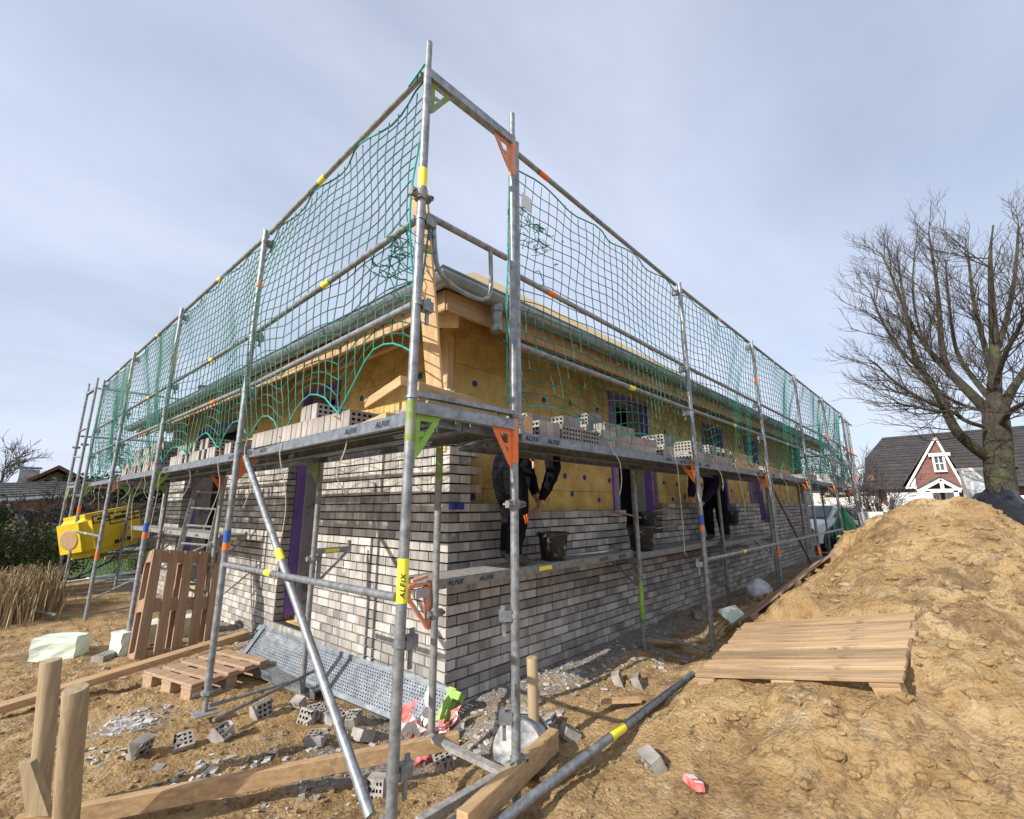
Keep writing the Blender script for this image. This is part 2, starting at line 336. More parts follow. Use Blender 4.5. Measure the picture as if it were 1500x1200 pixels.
dR=1.29-Y; dR=np.where((X>1.0),dR,9)
dL=np.where(Y>1.2,1.23-.093*(Y-1.29)-X,9)
grey=np.maximum(1-sstep(.15,.75,dR+.5*nz),.9*(1-sstep(.1,.5,dL+.45*nz)))*np.where(X>5,.4,1)
cg=np.exp(-(((X-.6)/.7)**2+((Y-1.15)/.35)**2)); grey=np.maximum(grey,sstep(.35,.7,cg+.35*nz))
cg=np.exp(-(((X+.5)/.35)**2+((Y-2.65)/.28)**2)); grey=np.maximum(grey,.35*sstep(.45,.8,cg+.4*nz))
soil=sstep(9,13,np.hypot(np.maximum(X-16,0),0)+np.maximum(Y-11,0)*1.6+np.maximum(-X-7,0)+np.maximum(-Y-9,0)+2*nz)
m,nt,B=newmat('sand'); N=nt.nodes; L=nt.links
tc=N.new('ShaderNodeTexCoord')
def noi(sc,det=8,rg=.6,dist=0):
    n=N.new('ShaderNodeTexNoise'); n.inputs['Scale'].default_value=sc; n.inputs['Detail'].default_value=det; n.inputs['Roughness'].default_value=rg; n.inputs['Distortion'].default_value=dist; L.new(tc.outputs['Object'],n.inputs['Vector']); return n.outputs['Fac']
def ramp(src,els):
    r=N.new('ShaderNodeValToRGB'); cr=r.color_ramp
    cr.elements[0].position=els[0][0]; cr.elements[0].color=(*els[0][1],1); cr.elements[1].position=els[-1][0]; cr.elements[1].color=(*els[-1][1],1)
    for p,c in els[1:-1]: e=cr.elements.new(p); e.color=(*c,1)
    L.new(src,r.inputs['Fac']); return r.outputs['Color']
def mixc(f,a,b,typ='MIX'):
    x=N.new('ShaderNodeMix'); x.data_type='RGBA'; x.blend_type=typ
    if isinstance(f,float): x.inputs['Factor'].default_value=f
    else: L.new(f,x.inputs['Factor'])
    for s,k in ((a,'A'),(b,'B')):
        if isinstance(s,tuple): x.inputs[k].default_value=(*s,1)
        else: L.new(s,x.inputs[k])
    return x.outputs['Result']
def rng(src,a,b,lo=0,hi=1):
    r=N.new('ShaderNodeMapRange'); r.inputs['From Min'].default_value=a; r.inputs['From Max'].default_value=b; r.inputs['To Min'].default_value=lo; r.inputs['To Max'].default_value=hi; L.new(src,r.inputs['Value']); return r.outputs[0]
c=ramp(noi(2.3,9,.62),[(.3,(.25,.145,.052)),(.45,(.385,.240,.098)),(.56,(.495,.33,.150)),(.7,(.59,.43,.235))])
c=mixc(rng(noi(17,6,.7),.35,.7,.0,.45),c,(.52,.39,.25))
c=mixc(rng(noi(1.1,8,.72),.54,.64,0,.75),c,(.165,.105,.055))
c=mixc(rng(noi(6.5,8,.78),.515,.60,0,.7),c,(.175,.11,.055))
c=mixc(rng(noi(4.3,8,.75),.56,.66,0,.55),c,(.60,.47,.31))
c=mixc(rng(noi(48,4,.6),.60,.70,0,.75),c,(.20,.12,.06))
c=mixc(rng(noi(90,2,.5),.71,.75,0,.8),c,(.72,.66,.58))
ag=N.new('ShaderNodeAttribute'); ag.attribute_name='grey'
gm=ramp(noi(30,6,.7),[(.3,(.16,.15,.135)),(.5,(.30,.285,.26)),(.7,(.5,.48,.45))])
c=mixc(ag.outputs['Fac'],c,gm)
as_=N.new('ShaderNodeAttribute'); as_.attribute_name='soil'
c=mixc(as_.outputs['Fac'],c,ramp(noi(3),[(.35,(.06,.075,.03)),(.65,(.13,.12,.06))]))
L.new(c,B.inputs['Base Color']); B.inputs['Roughness'].default_value=.95; B.inputs['Specular IOR Level'].default_value=.2
vo=N.new('ShaderNodeTexVoronoi'); vo.feature='DISTANCE_TO_EDGE'; vo.inputs['Scale'].default_value=30; vo.inputs['Randomness'].default_value=1; L.new(tc.outputs['Object'],vo.inputs['Vector'])
hs=N.new('ShaderNodeMath'); hs.operation='MULTIPLY_ADD'; L.new(noi(60,8,.7),hs.inputs[0]); hs.inputs[1].default_value=1.0; L.new(vo.outputs['Distance'],hs.inputs[2])
h2=N.new('ShaderNodeMath'); h2.operation='MULTIPLY_ADD'; L.new(noi(14,8,.62),h2.inputs[0]); h2.inputs[1].default_value=2.2; L.new(hs.outputs[0],h2.inputs[2])
b=N.new('ShaderNodeBump'); b.inputs['Strength'].default_value=.9; b.inputs['Distance'].default_value=.022; L.new(h2.outputs[0],b.inputs['Height']); L.new(b.outputs[0],B.inputs['Normal'])
M['sand']=m
ground=tag(grid_mesh('ground',X,Y,Z,m,{'grey':grey,'soil':soil}),kind='structure')
# clods and crumbs of sand: nobody could count them
cl=MB(); rs=np.random.RandomState(3)
def clod(c,r,bm,seed):
    q=np.random.RandomState(seed); b=len(bm.v)
    n=6
    for (zr,rr) in ((-.5,.6),(.15,1.0),(.6,.6)):
        for j in range(n):
            g=2*math.pi*j/n+q.rand()*.5; k=r*rr*(.65+.6*q.rand())
            bm.v.append((c[0]+k*math.cos(g),c[1]+k*math.sin(g),c[2]+r*zr*(.6+.5*q.rand())))
    for i in range(2):
        for j in range(n):
            j2=(j+1)%n; bm.f.append((b+i*n+j,b+i*n+j2,b+(i+1)*n+j2,b+(i+1)*n+j)); bm.m.append(bm.mi)
    bm.f.append(tuple(b+2*n+j for j in range(n))); bm.m.append(bm.mi)
pts=[]
while len(pts)<9000:
    x=rs.uniform(-1.6,8); y=rs.uniform(-3,7)
    if x>1.1 and y>1.2: continue
    d=math.hypot(x+1.14,y+1.85)
    if d<1.0 or (x>2.0 and y<.0 and x<3.3 and y>-1.5 and rs.rand()<.6): continue
    if rs.rand()>2.6/d: continue
    pts.append((x,y))
P_=np.array(pts); PZ=terr(P_[:,0],P_[:,1])
for i,(x,y) in enumerate(pts):
    cl.mi=0
    clod((x,y,PZ[i]),.004+(.018+(.030 if PZ[i]>-1.85 else 0))*rs.rand()**3.2,cl,i)
tag(cl.build('sand_clods',[M['sand']],smooth=False,recalc=True),'loose crumbs and small clods of sand scattered over the dug ground','sand clods',kind='stuff')
# mortar chips, stone and brick splinters near the wall
ch=MB()
gp=[(-.55,2.65,.17,300,.02),(-.75,2.2,.15,60,.015),(.15,1.35,.4,160,.018),(1.35,.85,.45,260,.016),(3.2,.75,.5,260,.016),(2.4,.9,.45,260,.016),(4.6,.85,.6,160,.018),(.2,.9,.5,120,.016),(-.35,1.6,.2,50,.02),(6.5,.7,.8,120,.02),(.3,4.2,.5,90,.02),(-.6,6,.8,60,.02)]
for cx,cy,sr,n,sz in gp:
    for i in range(n):
        x=cx+rs.randn()*sr*.6; y=cy+rs.randn()*sr*.6
        if x>1.2 and y>1.26: continue
        z=gz(x,y); ch.mi=0 if rs.rand()<.93 else 1
        s=sz*(.25+rs.rand()**3*1.6)
        ch.box((x,y,z+s*.15),(s*(.8+rs.rand()*1.6),s*(.6+rs.rand()),s*(.2+.5*rs.rand())),Matrix.Rotation(rs.rand()*6,3,'Z')@Matrix.Rotation(rs.randn()*.3,3,'X'))
M['chip']=mat('mortar_chips',(.25,.24,.225),(.48,.46,.43),rough=.95,scale=20,island=.3)
M['chipw']=mat('pale_chips',(.5,.48,.45),(.68,.66,.62),rough=.95,scale=20,island=.2)
tag(ch.build('mortar_rubble',[M['chip'],M['chipw']],recalc=False),'small chips of grey mortar and brick splinters strewn on the sand by the wall','rubble',kind='stuff')
# ------------------------------------------------------------------ the house under construction
CC=V((1.23,1.29,0)); UR=V((math.cos(.0092),math.sin(.0092),0)); NR=V((-UR.y,UR.x,0))
UL=V((-.0928,.9957,0)).normalized(); NL=V((UL.y,-UL.x,0))
def RP(s,d,z): return CC+UR*s+NR*d+V((0,0,z))
def LP(s,d,z): return CC+UL*s+NL*d+V((0,0,z))
def fbox(mb,F,s0,s1,d0,d1,z0,z1):
    b=len(mb.v)
    for z in (z0,z1):
        for s,d in ((s0,d0),(s1,d0),(s1,d1),(s0,d1)): mb.v.append(tuple(F(s,d,z)))
    for f in ((0,3,2,1),(4,5,6,7),(0,1,5,4),(1,2,6,5),(2,3,7,6),(3,0,4,7)): mb.f.append(tuple(b+i for i in f)); mb.m.append(mb.mi)
LR,LL=13.35,9.0
OPR=[(2.93,3.95,-.88,1.0),(6.2,7.15,-.88,.98),(8.65,9.45,-.88,.98)]
OPL=[(2.30,3.15,-1.88,1.0),(5.45,7.6,-1.88,.95)]
house=empty('house_shell',(1.23,1.29,-2.2),'single storey house shell being clad in grey brick, yellow wool and purple window liners showing','house')
rb=random.Random(11); CH=.0833; Z0=-2.16
def subtract(iv,a,b):
    o=[]
    for x,y in iv:
        if b<=x or a>=y: o.append((x,y)); continue
        if a>x: o.append((x,a))
        if b<y: o.append((b,y))
    return o
def cladding(name,F,length,ops,topfn,right):
    mb=MB(); jb=MB(); k=0
    while True:
        z=Z0+k*CH; zt=z+CH
        if zt>.12: break
        iv=topfn(zt)
        for a,b,zb,zz in ops:
            if z+.04>zb and z<zz: iv=subtract(iv,a,b)
        even=k%2==0
        for x0,x1 in iv:
            xa=x0
            if x0==0: xa=.125 if (even==right) else 0
            fbox(jb,F,xa+.012,x1-.012,.028,.113,z-.002 if k else z,zt-.011)
            x=xa; first=True; st=rb.choice([.24,.115,.24,.1775]) if x0>0 else .24
            if x0==0 and xa==0: st=.24
            while x<x1-.03:
                ln=st if first else (.24 if rb.random()<.86 else .115); first=False
                e=min(x+ln,x1)
                if x1-e<.05: e=x1
                j=rb.uniform(-.0015,.0015); dz=rb.uniform(-.0012,.0012)
                fbox(mb,F,x,e,j,.115,z+dz,z+.0690+dz)
                x=e+.0095
        k+=1
    o=mb.build(name,M['brick'],house); jb.build('mortar_bed',M['joint'],o,world=False)
    o2=o.children[0]; o2.data.transform(Matrix.Translation(-house.location))
    return o
def topR(zt):
    if zt<=-.56: return [(0,LR)]
    if zt<=-.47: return [(0,.9),(4.0,LR)]
    k=round((zt-Z0)/CH)
    return [(0,.24 if k%2 else .365)]
def topL(zt): return [(0,LL)]
cladding('brick_facing',RP,LR,OPR,topR,True)
cladding('brick_facing',LP,LL,OPL,topL,False)
# insulation boards
def rsub(r,o):
    a,b,c,d=r; p,q_,s,t=o
    if p>=b or q_<=a or s>=d or t<=c: return [r]
    out=[]
    if s>c: out.append((a,b,c,s))
    if t<d: out.append((a,b,t,d))
    lo,hi=max(c,s),min(d,t)
    if p>a: out.append((a,p,lo,hi))
    if q_<b: out.append((q_,b,lo,hi))
    return [x for x in out if x[1]-x[0]>.01 and x[3]-x[2]>.01]
def insulation(F,length,ops,s00):
    mb=MB(); bk=MB()
    rows=[-2.16,-1.56,-.96,-.36,.24,.84,1.50]
    for i in range(len(rows)-1):
        s=s00-(.0 if i%2 else .5)-rb.random()*.15
        while s<length:
            r=[(max(s,s00),min(s+1,length),rows[i],rows[i+1])]
            for o in ops: r=[y for x in r for y in rsub(x,(o[0]-.05,o[1]+.05,o[2]-.05,o[3]+.05))]
            for a,b,c,d in r:
                if b<=a: continue
                j=rb.uniform(0,.007); fbox(mb,F,a+.0015,b-.0015,.15+j,.248,c+.0015,d-.0015)
            s+=1
    o=mb.build('insulation',M['insul'],house)
    bm=bmesh.new(); bm.from_mesh(o.data); bmesh.ops.bevel(bm,geom=[e for e in bm.edges],offset=.004,segments=1,affect='EDGES'); bm.to_mesh(o.data); bm.free()
    return o
M['insul_i']=M['insul']
iR=insulation(RP,LR,OPR,.15); iL=insulation(LP,LL,OPL,.15)
# blue plate dowels
dw=MB(); dw.lathe([(.0,-.014),(.030,-.012),(.034,-.004),(.034,0),(.012,.004),(.0,.004)],(0,0,0),10)
def dowel(F,s,z,n):
    o=n.copy() if n else None
proto=None; nd=0
def put_dowel(F,nv,s,z,par):
    global proto,nd
    for o in (OPR if F is RP else OPL):
        if o[0]-.1<s<o[1]+.1 and z>o[2]-.1: return
    p=F(s,.148,z)-house.location
    if proto is None:
        proto=dw.build('plate_dowel',M['blue'],house,world=False); o=proto
    else: o=proto.copy(); col.objects.link(o)
    o.location=p; o.rotation_euler=nv.to_track_quat('Z','Y').to_euler(); nd+=1
for i,z in enumerate((-.42,-.20,.10,.42,.70)):
    s=.45+(i%2)*.28
    while s<LR and nd<84:
        put_dowel(RP,-NR,s+rb.uniform(-.07,.07),z+rb.uniform(-.04,.04),iR); s+=.52 if s<7 else 1.0
for i,z in enumerate((.12,.45,.75)):
    s=.6+(i%2)*.3
    while s<5.4 and nd<98: put_dowel(LP,-NL,s+rb.uniform(-.07,.07),z+rb.uniform(-.05,.05),iL); s+=.6
# inner block walls, floor, ceiling
def wallrects(F,length,ops,d0,d1,z0,z1,s0,mb,gr=0):
    r=[(s0,length,z0,z1)]
    for o in ops: r=[y for x in r for y in rsub(x,(o[0]+gr,o[1]-gr,o[2],o[3]-gr))]
    for a,b,c,d in r: fbox(mb,F,a,b,d0,d1,c,d)
mb=MB(); wallrects(RP,LR,OPR,.252,.475,-2.2,1.38,.252,mb,.02); wallrects(LP,LL,OPL,.252,.475,-2.2,1.38,.48,mb,.02)
c2=RP(LR,0,0); c3=c2+UL*LL; c1=LP(LL,0,0)
mb.beam(c2+V((-.2,0,-.55)),c3+V((-.2,0,-.55)),.4,3.3); mb.beam(c1+V((0,-.2,-.55)),c3+V((0,-.2,-.55)),.4,3.3)
mb.build('block_wall',M['block'],house)
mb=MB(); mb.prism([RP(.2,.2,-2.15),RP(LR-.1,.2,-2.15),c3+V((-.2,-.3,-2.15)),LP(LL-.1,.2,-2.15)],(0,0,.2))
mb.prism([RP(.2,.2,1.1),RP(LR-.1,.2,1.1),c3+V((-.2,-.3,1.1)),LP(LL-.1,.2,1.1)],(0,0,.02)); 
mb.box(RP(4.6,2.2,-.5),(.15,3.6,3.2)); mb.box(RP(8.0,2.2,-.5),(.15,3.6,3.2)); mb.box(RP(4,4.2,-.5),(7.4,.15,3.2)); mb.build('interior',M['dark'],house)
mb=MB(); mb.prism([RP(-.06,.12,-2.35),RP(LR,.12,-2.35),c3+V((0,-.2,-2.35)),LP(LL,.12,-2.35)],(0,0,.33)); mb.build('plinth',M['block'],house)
# purple liners
for F,ops in ((RP,OPR),(LP,OPL)):
    for a,b,z0,z1 in ops:
        mb=MB(); d0,d1=.125,.249
        fbox(mb,F,a-.05,a,d0,d1,z0,z1+.05); fbox(mb,F,b,b+.05,d0,d1,z0,z1+.05); fbox(mb,F,a,b,d0,d1,z1,z1+.05); fbox(mb,F,a-.05,b+.05,d0,d1,z0-.05,z0) if z0>-1.5 else None
        mb.build('window_liner',M['purple'],house)
# timber stud bracing seen inside the first window
mb=MB(); fbox(mb,RP,3.32,3.40,.36,.44,-.88,1.0); fbox(mb,RP,4.06,4.10,.10,.14,-.9,.2); mb.build('timber_stud',M['zinc_dirty'],house)
# roof
SL=.785; OH=.50
def eave(o,z):  # corner points of the outline offset outwards by o
    def isect(p,u,q,v):
        d=u.x*v.y-u.y*v.x; t=((q-p).x*v.y-(q-p).y*v.x)/d; return p+u*t
    a=isect(CC-NR*o,UR,CC-NL*o,UL); b=isect(CC-NR*o,UR,c2+NL*o,UL); c=isect(c1+UL*o,UR,c2+NL*o,UL); d=isect(c1+UL*o,UR,CC-NL*o,UL)
    return [p+V((0,0,z)) for p in (a,b,c,d)]
E=eave(OH+.04,1.17); rg=4.5; rz=1.17+SL*(rg+OH)
r1=RP(4.1,rg,rz); r2=RP(LR-4.3,rg,rz)
mb=MB(); th=V((0,0,.045))
for poly in ((E[0],E[1],r2,r1),(E[3],E[0],r1),(E[1],E[2],r2),(E[2],E[3],r1,r2)): mb.prism(poly,th)
roof=mb.build('roof',M['osb'],house)
# rafters and fascia
for F,ln in ((RP,LR),(LP,LL)):
    s=.35
    while s<ln:
        mb=MB(); a=F(s,-OH+.02,1.155-.10); b_=F(s,.55,1.155-.10+SL*(.55+OH)); mb.beam(a,b_,.07,.17); mb.build('rafter',M['rafter'],house); s+=.85
    for s in np.arange(.75,ln,.85):
        mb=MB(); a=F(s-.12,-.13,1.07); b_=F(s+.55,-.10,1.07); mb.beam(a,b_,.05,.03); mb.build('soffit_batten',M['woody'],house)
mb=MB(); mb.beam(eave(OH-.10,1.00)[0],RP(.35,.35,1.02+SL*(.72)),.17,.22); mb.build('hip_rafter',M['rafter'],house)
A=eave(OH,0); 
for p,q_,wm in ((A[0],A[1],'woodx'),(A[3],A[0],'woody')):
    mb=MB(); mb.beam(p+V((0,0,1.055)),q_+V((0,0,1.055)),.03,.17); mb.build('fascia_board',M[wm],house)
mb=MB(); mb.beam(RP(.02,.10,-.05),RP(.02,.10,1.05),.10,.07,up=(1,0,0)); mb.build('corner_post',M['woodz'],house)
# gutter
mb=MB(); prof=[]; rc,zc=.086,1.190
for k in range(11): g=math.pi*k/10; prof.append((-math.cos(g)*rc,zc-math.sin(g)*rc))
prof=[(-rc,zc+.012)]+prof[1:]; prof.append((rc+.006,zc+.006)); inner=[(x*.93,z+.004) for x,z in prof]
ring=[]
for (x,z) in prof+inner[::-1]:
    e=eave(OH+.115+x,z); ring.append((e[3],e[0],e[1]))
n=len(ring)
for seg in (0,1):
    for i in range(n):
        j=(i+1)%n; mb.quad(ring[i][seg],ring[i][seg+1],ring[j][seg+1],ring[j][seg])
gut=mb.build('gutter',M['gutterzinc'],house,smooth=True)
mb=MB(); lp=[]
e=eave(OH+.115+rc+.004,zc+.006); mb.tube([e[3],e[0]],.009,6); mb.tube([e[0],e[1]],.009,6)
for F,ln in ((RP,LR),(LP,LL)):
    for s in np.arange(.3,ln,.8):
        pts=[F(s,-(OH+.115+math.cos(math.pi*k/8)*(rc+.004)*-1),zc-math.sin(math.pi*k/8)*(rc+.004)) for k in range(9)]; mb.tube(pts,.006,4)
mb.build('gutter_bracket',M['gutterzinc'],gut,world=False); gut.children[0].data.transform(Matrix.Translation(-house.location))
mb=MB(); o=RP(-.02,-(OH+.115),0)
mb.tube([o+V((0,0,1.13)),o+V((0,0,.98)),o+V((.0,.0,.90))],.046,16); mb.tube([o+V((0,0,1.12)),o+V((0,0,1.06))],.056,16); mb.tube([o+V((0,0,.925)),o+V((0,0,.885))],.052,16)
mb.build('downpipe_stub',M['zinc'],house,smooth=True)
# vent pipe on the roof
dvp=ray(300,566); t=((CC+NL*1.1-CAM).dot(NL))/dvp.dot(NL); pv=CAM+dvp*t
mb=MB(); zr=1.17+SL*1.6-.05; mb.tube([V((pv.x,pv.y,zr)),V((pv.x,pv.y,pv.z-.04))],.13,16); mb.tube([V((pv.x,pv.y,pv.z-.08)),V((pv.x,pv.y,pv.z))],.16,16)
mb.build('vent_pipe',M['dark'],house,smooth=True)
# ------------------------------------------------------------------ scaffolding
PR_,RRr=.0245,.0195
DT=-.06
def lettering():
    cu=bpy.data.curves.new('t','FONT'); cu.body='ALFIX'; cu.size=1; cu.shear=.25; cu.extrude=.01; cu.offset=.012; cu.space_character=1.15
    o=bpy.data.objects.new('t',cu); col.objects.link(o); bpy.context.view_layer.update()
    me=bpy.data.meshes.new_from_object(o.evaluated_get(bpy.context.evaluated_depsgraph_get())); bpy.data.objects.remove(o)
    me.name='lettering'; me.materials.clear(); me.materials.append(M['ink']); return me
TXT=lettering()
def put_text(par,pos,xd,up,size):   # world position of the lower left corner
    xd=V(xd).normalized(); up=V(up); up=(up-xd*up.dot(xd)).normalized(); n=xd.cross(up)
    o=bpy.data.objects.new('lettering',TXT); col.objects.link(o); o.parent=par
    Mw=Matrix((xd,up,n)).transposed().to_4x4(); Mw.translation=V(pos)
    base=par; 
    P=Matrix.Translation(wloc_root(par))@par_rot(par)
    o.matrix_local=P.inverted()@Mw@Matrix.Scale(size,4); return o
def par_rot(p):
    m=p.matrix_basis.to_3x3().to_4x4(); return m
def wloc_root(p): return wloc(p)
# perforated plank, shared by all decks
def perforated(L_,W_,px_,py_,r,z,th=.003,n=6,mb=None,marg=.025):
    mb=mb or MB(); nx=int((L_-2*marg)/px_); ny=int((W_-2*marg)/py_); x0=(L_-nx*px_)/2; y0=(W_-ny*py_)/2
    for i in range(nx):
        for j in range(ny):
            a=x0+i*px_; b=y0+j*py_; off=(px_*.25 if j%2 else -px_*.25)
            cx,cy=a+px_/2+off*.6,b+py_/2
            cr=[(a,b),(a+px_,b),(a+px_,b+py_),(a,b+py_)]
            base=len(mb.v)
            for x,y in cr: mb.v.append((x,y,z))
            for k in range(8):
                g=math.pi/4*k+math.pi/8-math.pi*.75-math.pi/8; mb.v.append((cx+r*math.cos(g),cy+r*math.sin(g),z))
            # ring verts k=0 points to corner 0 (225deg), 2->corner1 , 4->corner2, 6->corner3
            for q_ in range(4):
                k=2*q_; n1=base+4+k; n2=base+4+(k+1)%8; n3=base+4+(k+2)%8
                mb.f.append((base+q_,base+(q_+1)%4,n3,n2,n1)); mb.m.append(mb.mi)
    mb.quad((0,0,z),(x0,0,z),(x0,W_,z),(0,W_,z)); mb.quad((L_-x0,0,z),(L_,0,z),(L_,W_,z),(L_-x0,W_,z))
    mb.quad((x0,0,z),(L_-x0,0,z),(L_-x0,y0,z),(x0,y0,z)); mb.quad((x0,W_-y0,z),(L_-x0,W_-y0,z),(L_-x0,W_,z),(x0,W_,z))
    return mb
def plank_mesh(name,L_,top,side,perf=True,h=.068,W_=.32):
    mb=MB(); mb.mi=0
    if perf: perforated(L_,W_,.030,.026,.0085,0,mb=mb)
    else: mb.box((L_/2,W_/2,-.002),(L_,W_,.004))
    mb.mi=1
    for y in (0,W_): mb.box((L_/2,y,-h/2+.004),(L_,.006,h)); mb.box((L_/2,y+(.014 if y==0 else -.014),-h+.006),(L_,.030,.005))
    for y in (.10,.22): mb.box((L_/2,y,-.016),(L_-.1,.02,.022))
    for x in (0,L_): mb.box((x,W_/2,-h/2+.003),(.01,W_-.012,h-.01)); 
    for x,sg in ((0,-1),(L_,1)):
        for y in (.05,.27): mb.box((x+sg*.02,y,-.006),(.045,.04,.012)); mb.box((x+sg*.04,y,-.022),(.008,.04,.03))
    o=mb.build(name,[top,side],None,recalc=False); return o
PLK=plank_mesh('deck_plank',2.50,M['deck'],M['deck'])
PLKS=plank_mesh('deck_plank',2.50,M['decktop'],M['zinc_dirty'],perf=False)
protos=[PLK,PLKS]
def plank(par,a,b,proto,z=DT,side=0):    # from a to b (outer edge), width to the left of a->b
    a=V(a); b=V(b); d=(b-a); d.z=0; o=proto.copy(); col.objects.link(o); o.parent=par
    p=V((a.x,a.y,z)); o.location=p-wloc(par); o.rotation_euler=(0,0,math.atan2(d.y,d.x)); o.scale=(d.length/2.5,1,1); return o
def band(par,x,y,z,h,m,r=PR_+.0015,lean=None):
    mb=MB(); p=V((x,y,0)); mb.tube([(x,y,z),(x,y,z+h)],r,16,caps=False); return mb.build('marker_band',M[m],par,smooth=True)
BOX=None
def coupler(par,p,dirv,drop=.09,ring=True):
    mb=MB(); d=V(dirv).normalized(); s=V((-d.y,d.x,0)); p=V(p); R=Matrix((d,s,V((0,0,1)))).transposed()
    mb.box(p+d*.055,(.065,.046,.055),R); mb.box(p+d*.062+V((0,0,-.055)),(.018,.012,drop),R); mb.box(p+d*.07+V((0,0,.03)),(.022,.014,.045),R)
    if ring: mb.tube([p+V((0,0,-.012)),p+V((0,0,.012))],PR_+.006,12)
    return mb.build('coupler',M['zinc'],par,smooth=True)
def swivel(par,p,r=PR_):
    mb=MB(); p=V(p); mb.tube([p+V((0,0,-.027)),p+V((0,0,.027))],r+.008,14)
    for sx,sy in ((.05,.0),(-.05,.0)): mb.box(p+V((sx*.8,sy,0)),(.04,.03,.04))
    mb.tube([p+V((.055,-.03,0)),p+V((.055,.035,0))],.008,6); mb.tube([p+V((-.05,-.03,0)),p+V((-.05,.04,0))],.008,6)
    mb.tube([p+V((.055,-.03,0)),p+V((.055,-.012,0))],.015,6)
    return mb.build('coupler',M['zinc_dirty'],par,smooth=True)
def post(par,x,y,zb,zt,m='zinc',top_spigot=False,jack=False,lean=(0,0),r=PR_,collars=True):
    mb=MB(); f=lambda z:(x+lean[0]*(z-zb),y+lean[1]*(z-zb),z)
    mb.tube([f(zb),f(zt)],r,18)
    if collars and zt>.5: mb.tube([f(-.008),f(.004)],r+.006,18)
    if top_spigot: mb.tube([f(zt-.01),f(zt+.18),f(zt+.20)],r*.78,14)
    for z in np.arange(zb+.25,zt,.5):
        d=V((CAM.x-x,CAM.y-y,0)).normalized(); p=V(f(z))+d*(r-.001)
    o=mb.build('upright',M[m],par,smooth=True)
    if jack:
        mb=MB(); mb.tube([f(zb-.13),f(zb+.01)],r*.72,12); mb.tube([f(zb-.012),f(zb+.01)],r+.022,8); mb.box((x,y,zb-.135),(.15,.15,.008)); mb.beam((x-.09,y,zb),(x+.09,y,zb),.012,.012)
        mb.build('base_jack',M['zinc_dirty'],o,world=False); o.children[-1].data.transform(Matrix.Translation(-wloc(par)))
    return o
def gusset(par,x,y,zt,dirv,m,w=.15,h=.23,name='gusset_plate'):
    d=V(dirv).normalized(); p=V((x,y,zt))+d*PR_; n=V((-d.y,d.x,0)); t=.008; mb=MB(); ex=n*t
    def pr(pts): mb.prism([p+d*a+V((0,0,-b))-ex/2 for a,b in pts],ex)
    pr([(0,0),(w,0),(w-.012,.03),(0,.03)]); pr([(0,.03),(.028,.03),(.028,h-.03),(0,h)]); pr([(w-.05,.03),(w-.012,.03),(.028,h-.03),(.028,h-.085)])
    pr([(.028,.085),(w-.085,.085),(w-.105,.11),(.028,.11)]); 
    return mb.build(name,M[m],par,recalc=True)
def transom(par,a,b,z=-.05,h=.055,m='zinc',gm=('orange','green'),g=True,bar=True):
    a=V((a[0],a[1],z)); b=V((b[0],b[1],z)); mb=MB(); mb.beam(a,b,.048,h); d=(b-a).normalized()
    mb.beam(a+V((0,0,h/2+.004)),b+V((0,0,h/2+.004)),.03,.01)
    o=mb.build('transom',M[m],par)
    if bar: mb=MB(); mb.beam(a+V((0,0,.075)),b+V((0,0,.075)),.04,.026); mb.build('deck_lock_bar',M['zinc'],par)
    if g: gusset(par,a.x,a.y,z-h/2,d,gm[0]); gusset(par,b.x,b.y,z-h/2,-d,gm[1])
    return o
def rail(par,a,b,m='zinc',r=RRr,name='guardrail',band_at=None,bm='yband',trim=.03):
    a=V(a); b=V(b); d=(b-a).normalized(); mb=MB(); mb.tube([a+d*trim,b-d*trim],r,12)
    o=mb.build(name,M[m],par,smooth=True)
    if band_at:
        c=a.lerp(b,band_at); mb=MB(); mb.tube([c-d*.05,c+d*.05],r+.0015,12,caps=False); k=mb.build('marker_band',M[bm],o,world=False,smooth=True); k.data.transform(Matrix.Translation(-wloc(par)))
    return o
# ---- left run
LO=[(0,0),(-.152,2.376),(-.39,4.937),(-.63,7.498),(-.868,10.06)]
LI=[(.73,0)]+[(x+.73*NL.x,y+.73*NL.y) for x,y in LO[1:]]
LB=[-2.0,-2.0,-2.08,-2.12,-2.16]
SA=empty('scaffolding',(0,0,-2.05),'galvanised scaffolding along the sunlit left facade, its end frame nearest the viewer','scaffolding')
p1=post(SA,0,0,-2.02,2.0,top_spigot=True,lean=(0.006,0)); p2=post(SA,.73,0,-2.02,2.0,top_spigot=True)
mb=MB(); mb.tube([(.73,0,-.28),(.73,0,-.02)],PR_+.0012,18,caps=False); mb.build('paint_sleeve',M['orange'],SA,smooth=True)
mb=MB(); mb.tube([(.012,0,-.22),(.012,0,-.02)],PR_+.0012,18,caps=False); mb.build('paint_sleeve',M['dgreen'],SA,smooth=True)
mb=MB(); mb.tube([(.73,0,1.68),(.73,0,1.95)],PR_+.0012,18,caps=False); mb.build('paint_sleeve',M['dorange'],SA,smooth=True)
p1.name='upright'
transom(SA,(.012,0),(.73,0),-.055,.055,gm=('green','orange')); transom(SA,(.024,0),(.73,0),1.965,.06,gm=('dgreen','dorange'),bar=False)
for i in range(1,5):
    post(SA,*LO[i],LB[i]+(.12 if i==1 else .0),2.0,jack=(i<3))
    post(SA,*LI[i],-2.1,-.08,m='zinc_dirty',collars=False)
    transom(SA,LO[i],LI[i],-.055,.05,gm=(['orange','green','dorange','green'][i-1],['dgreen','orange','dgreen','green'][i-1]))
    for z in (1.93,1.0,.5): coupler(SA,(*LO[i],z-.05),(NL.x,NL.y,0),drop=.05)
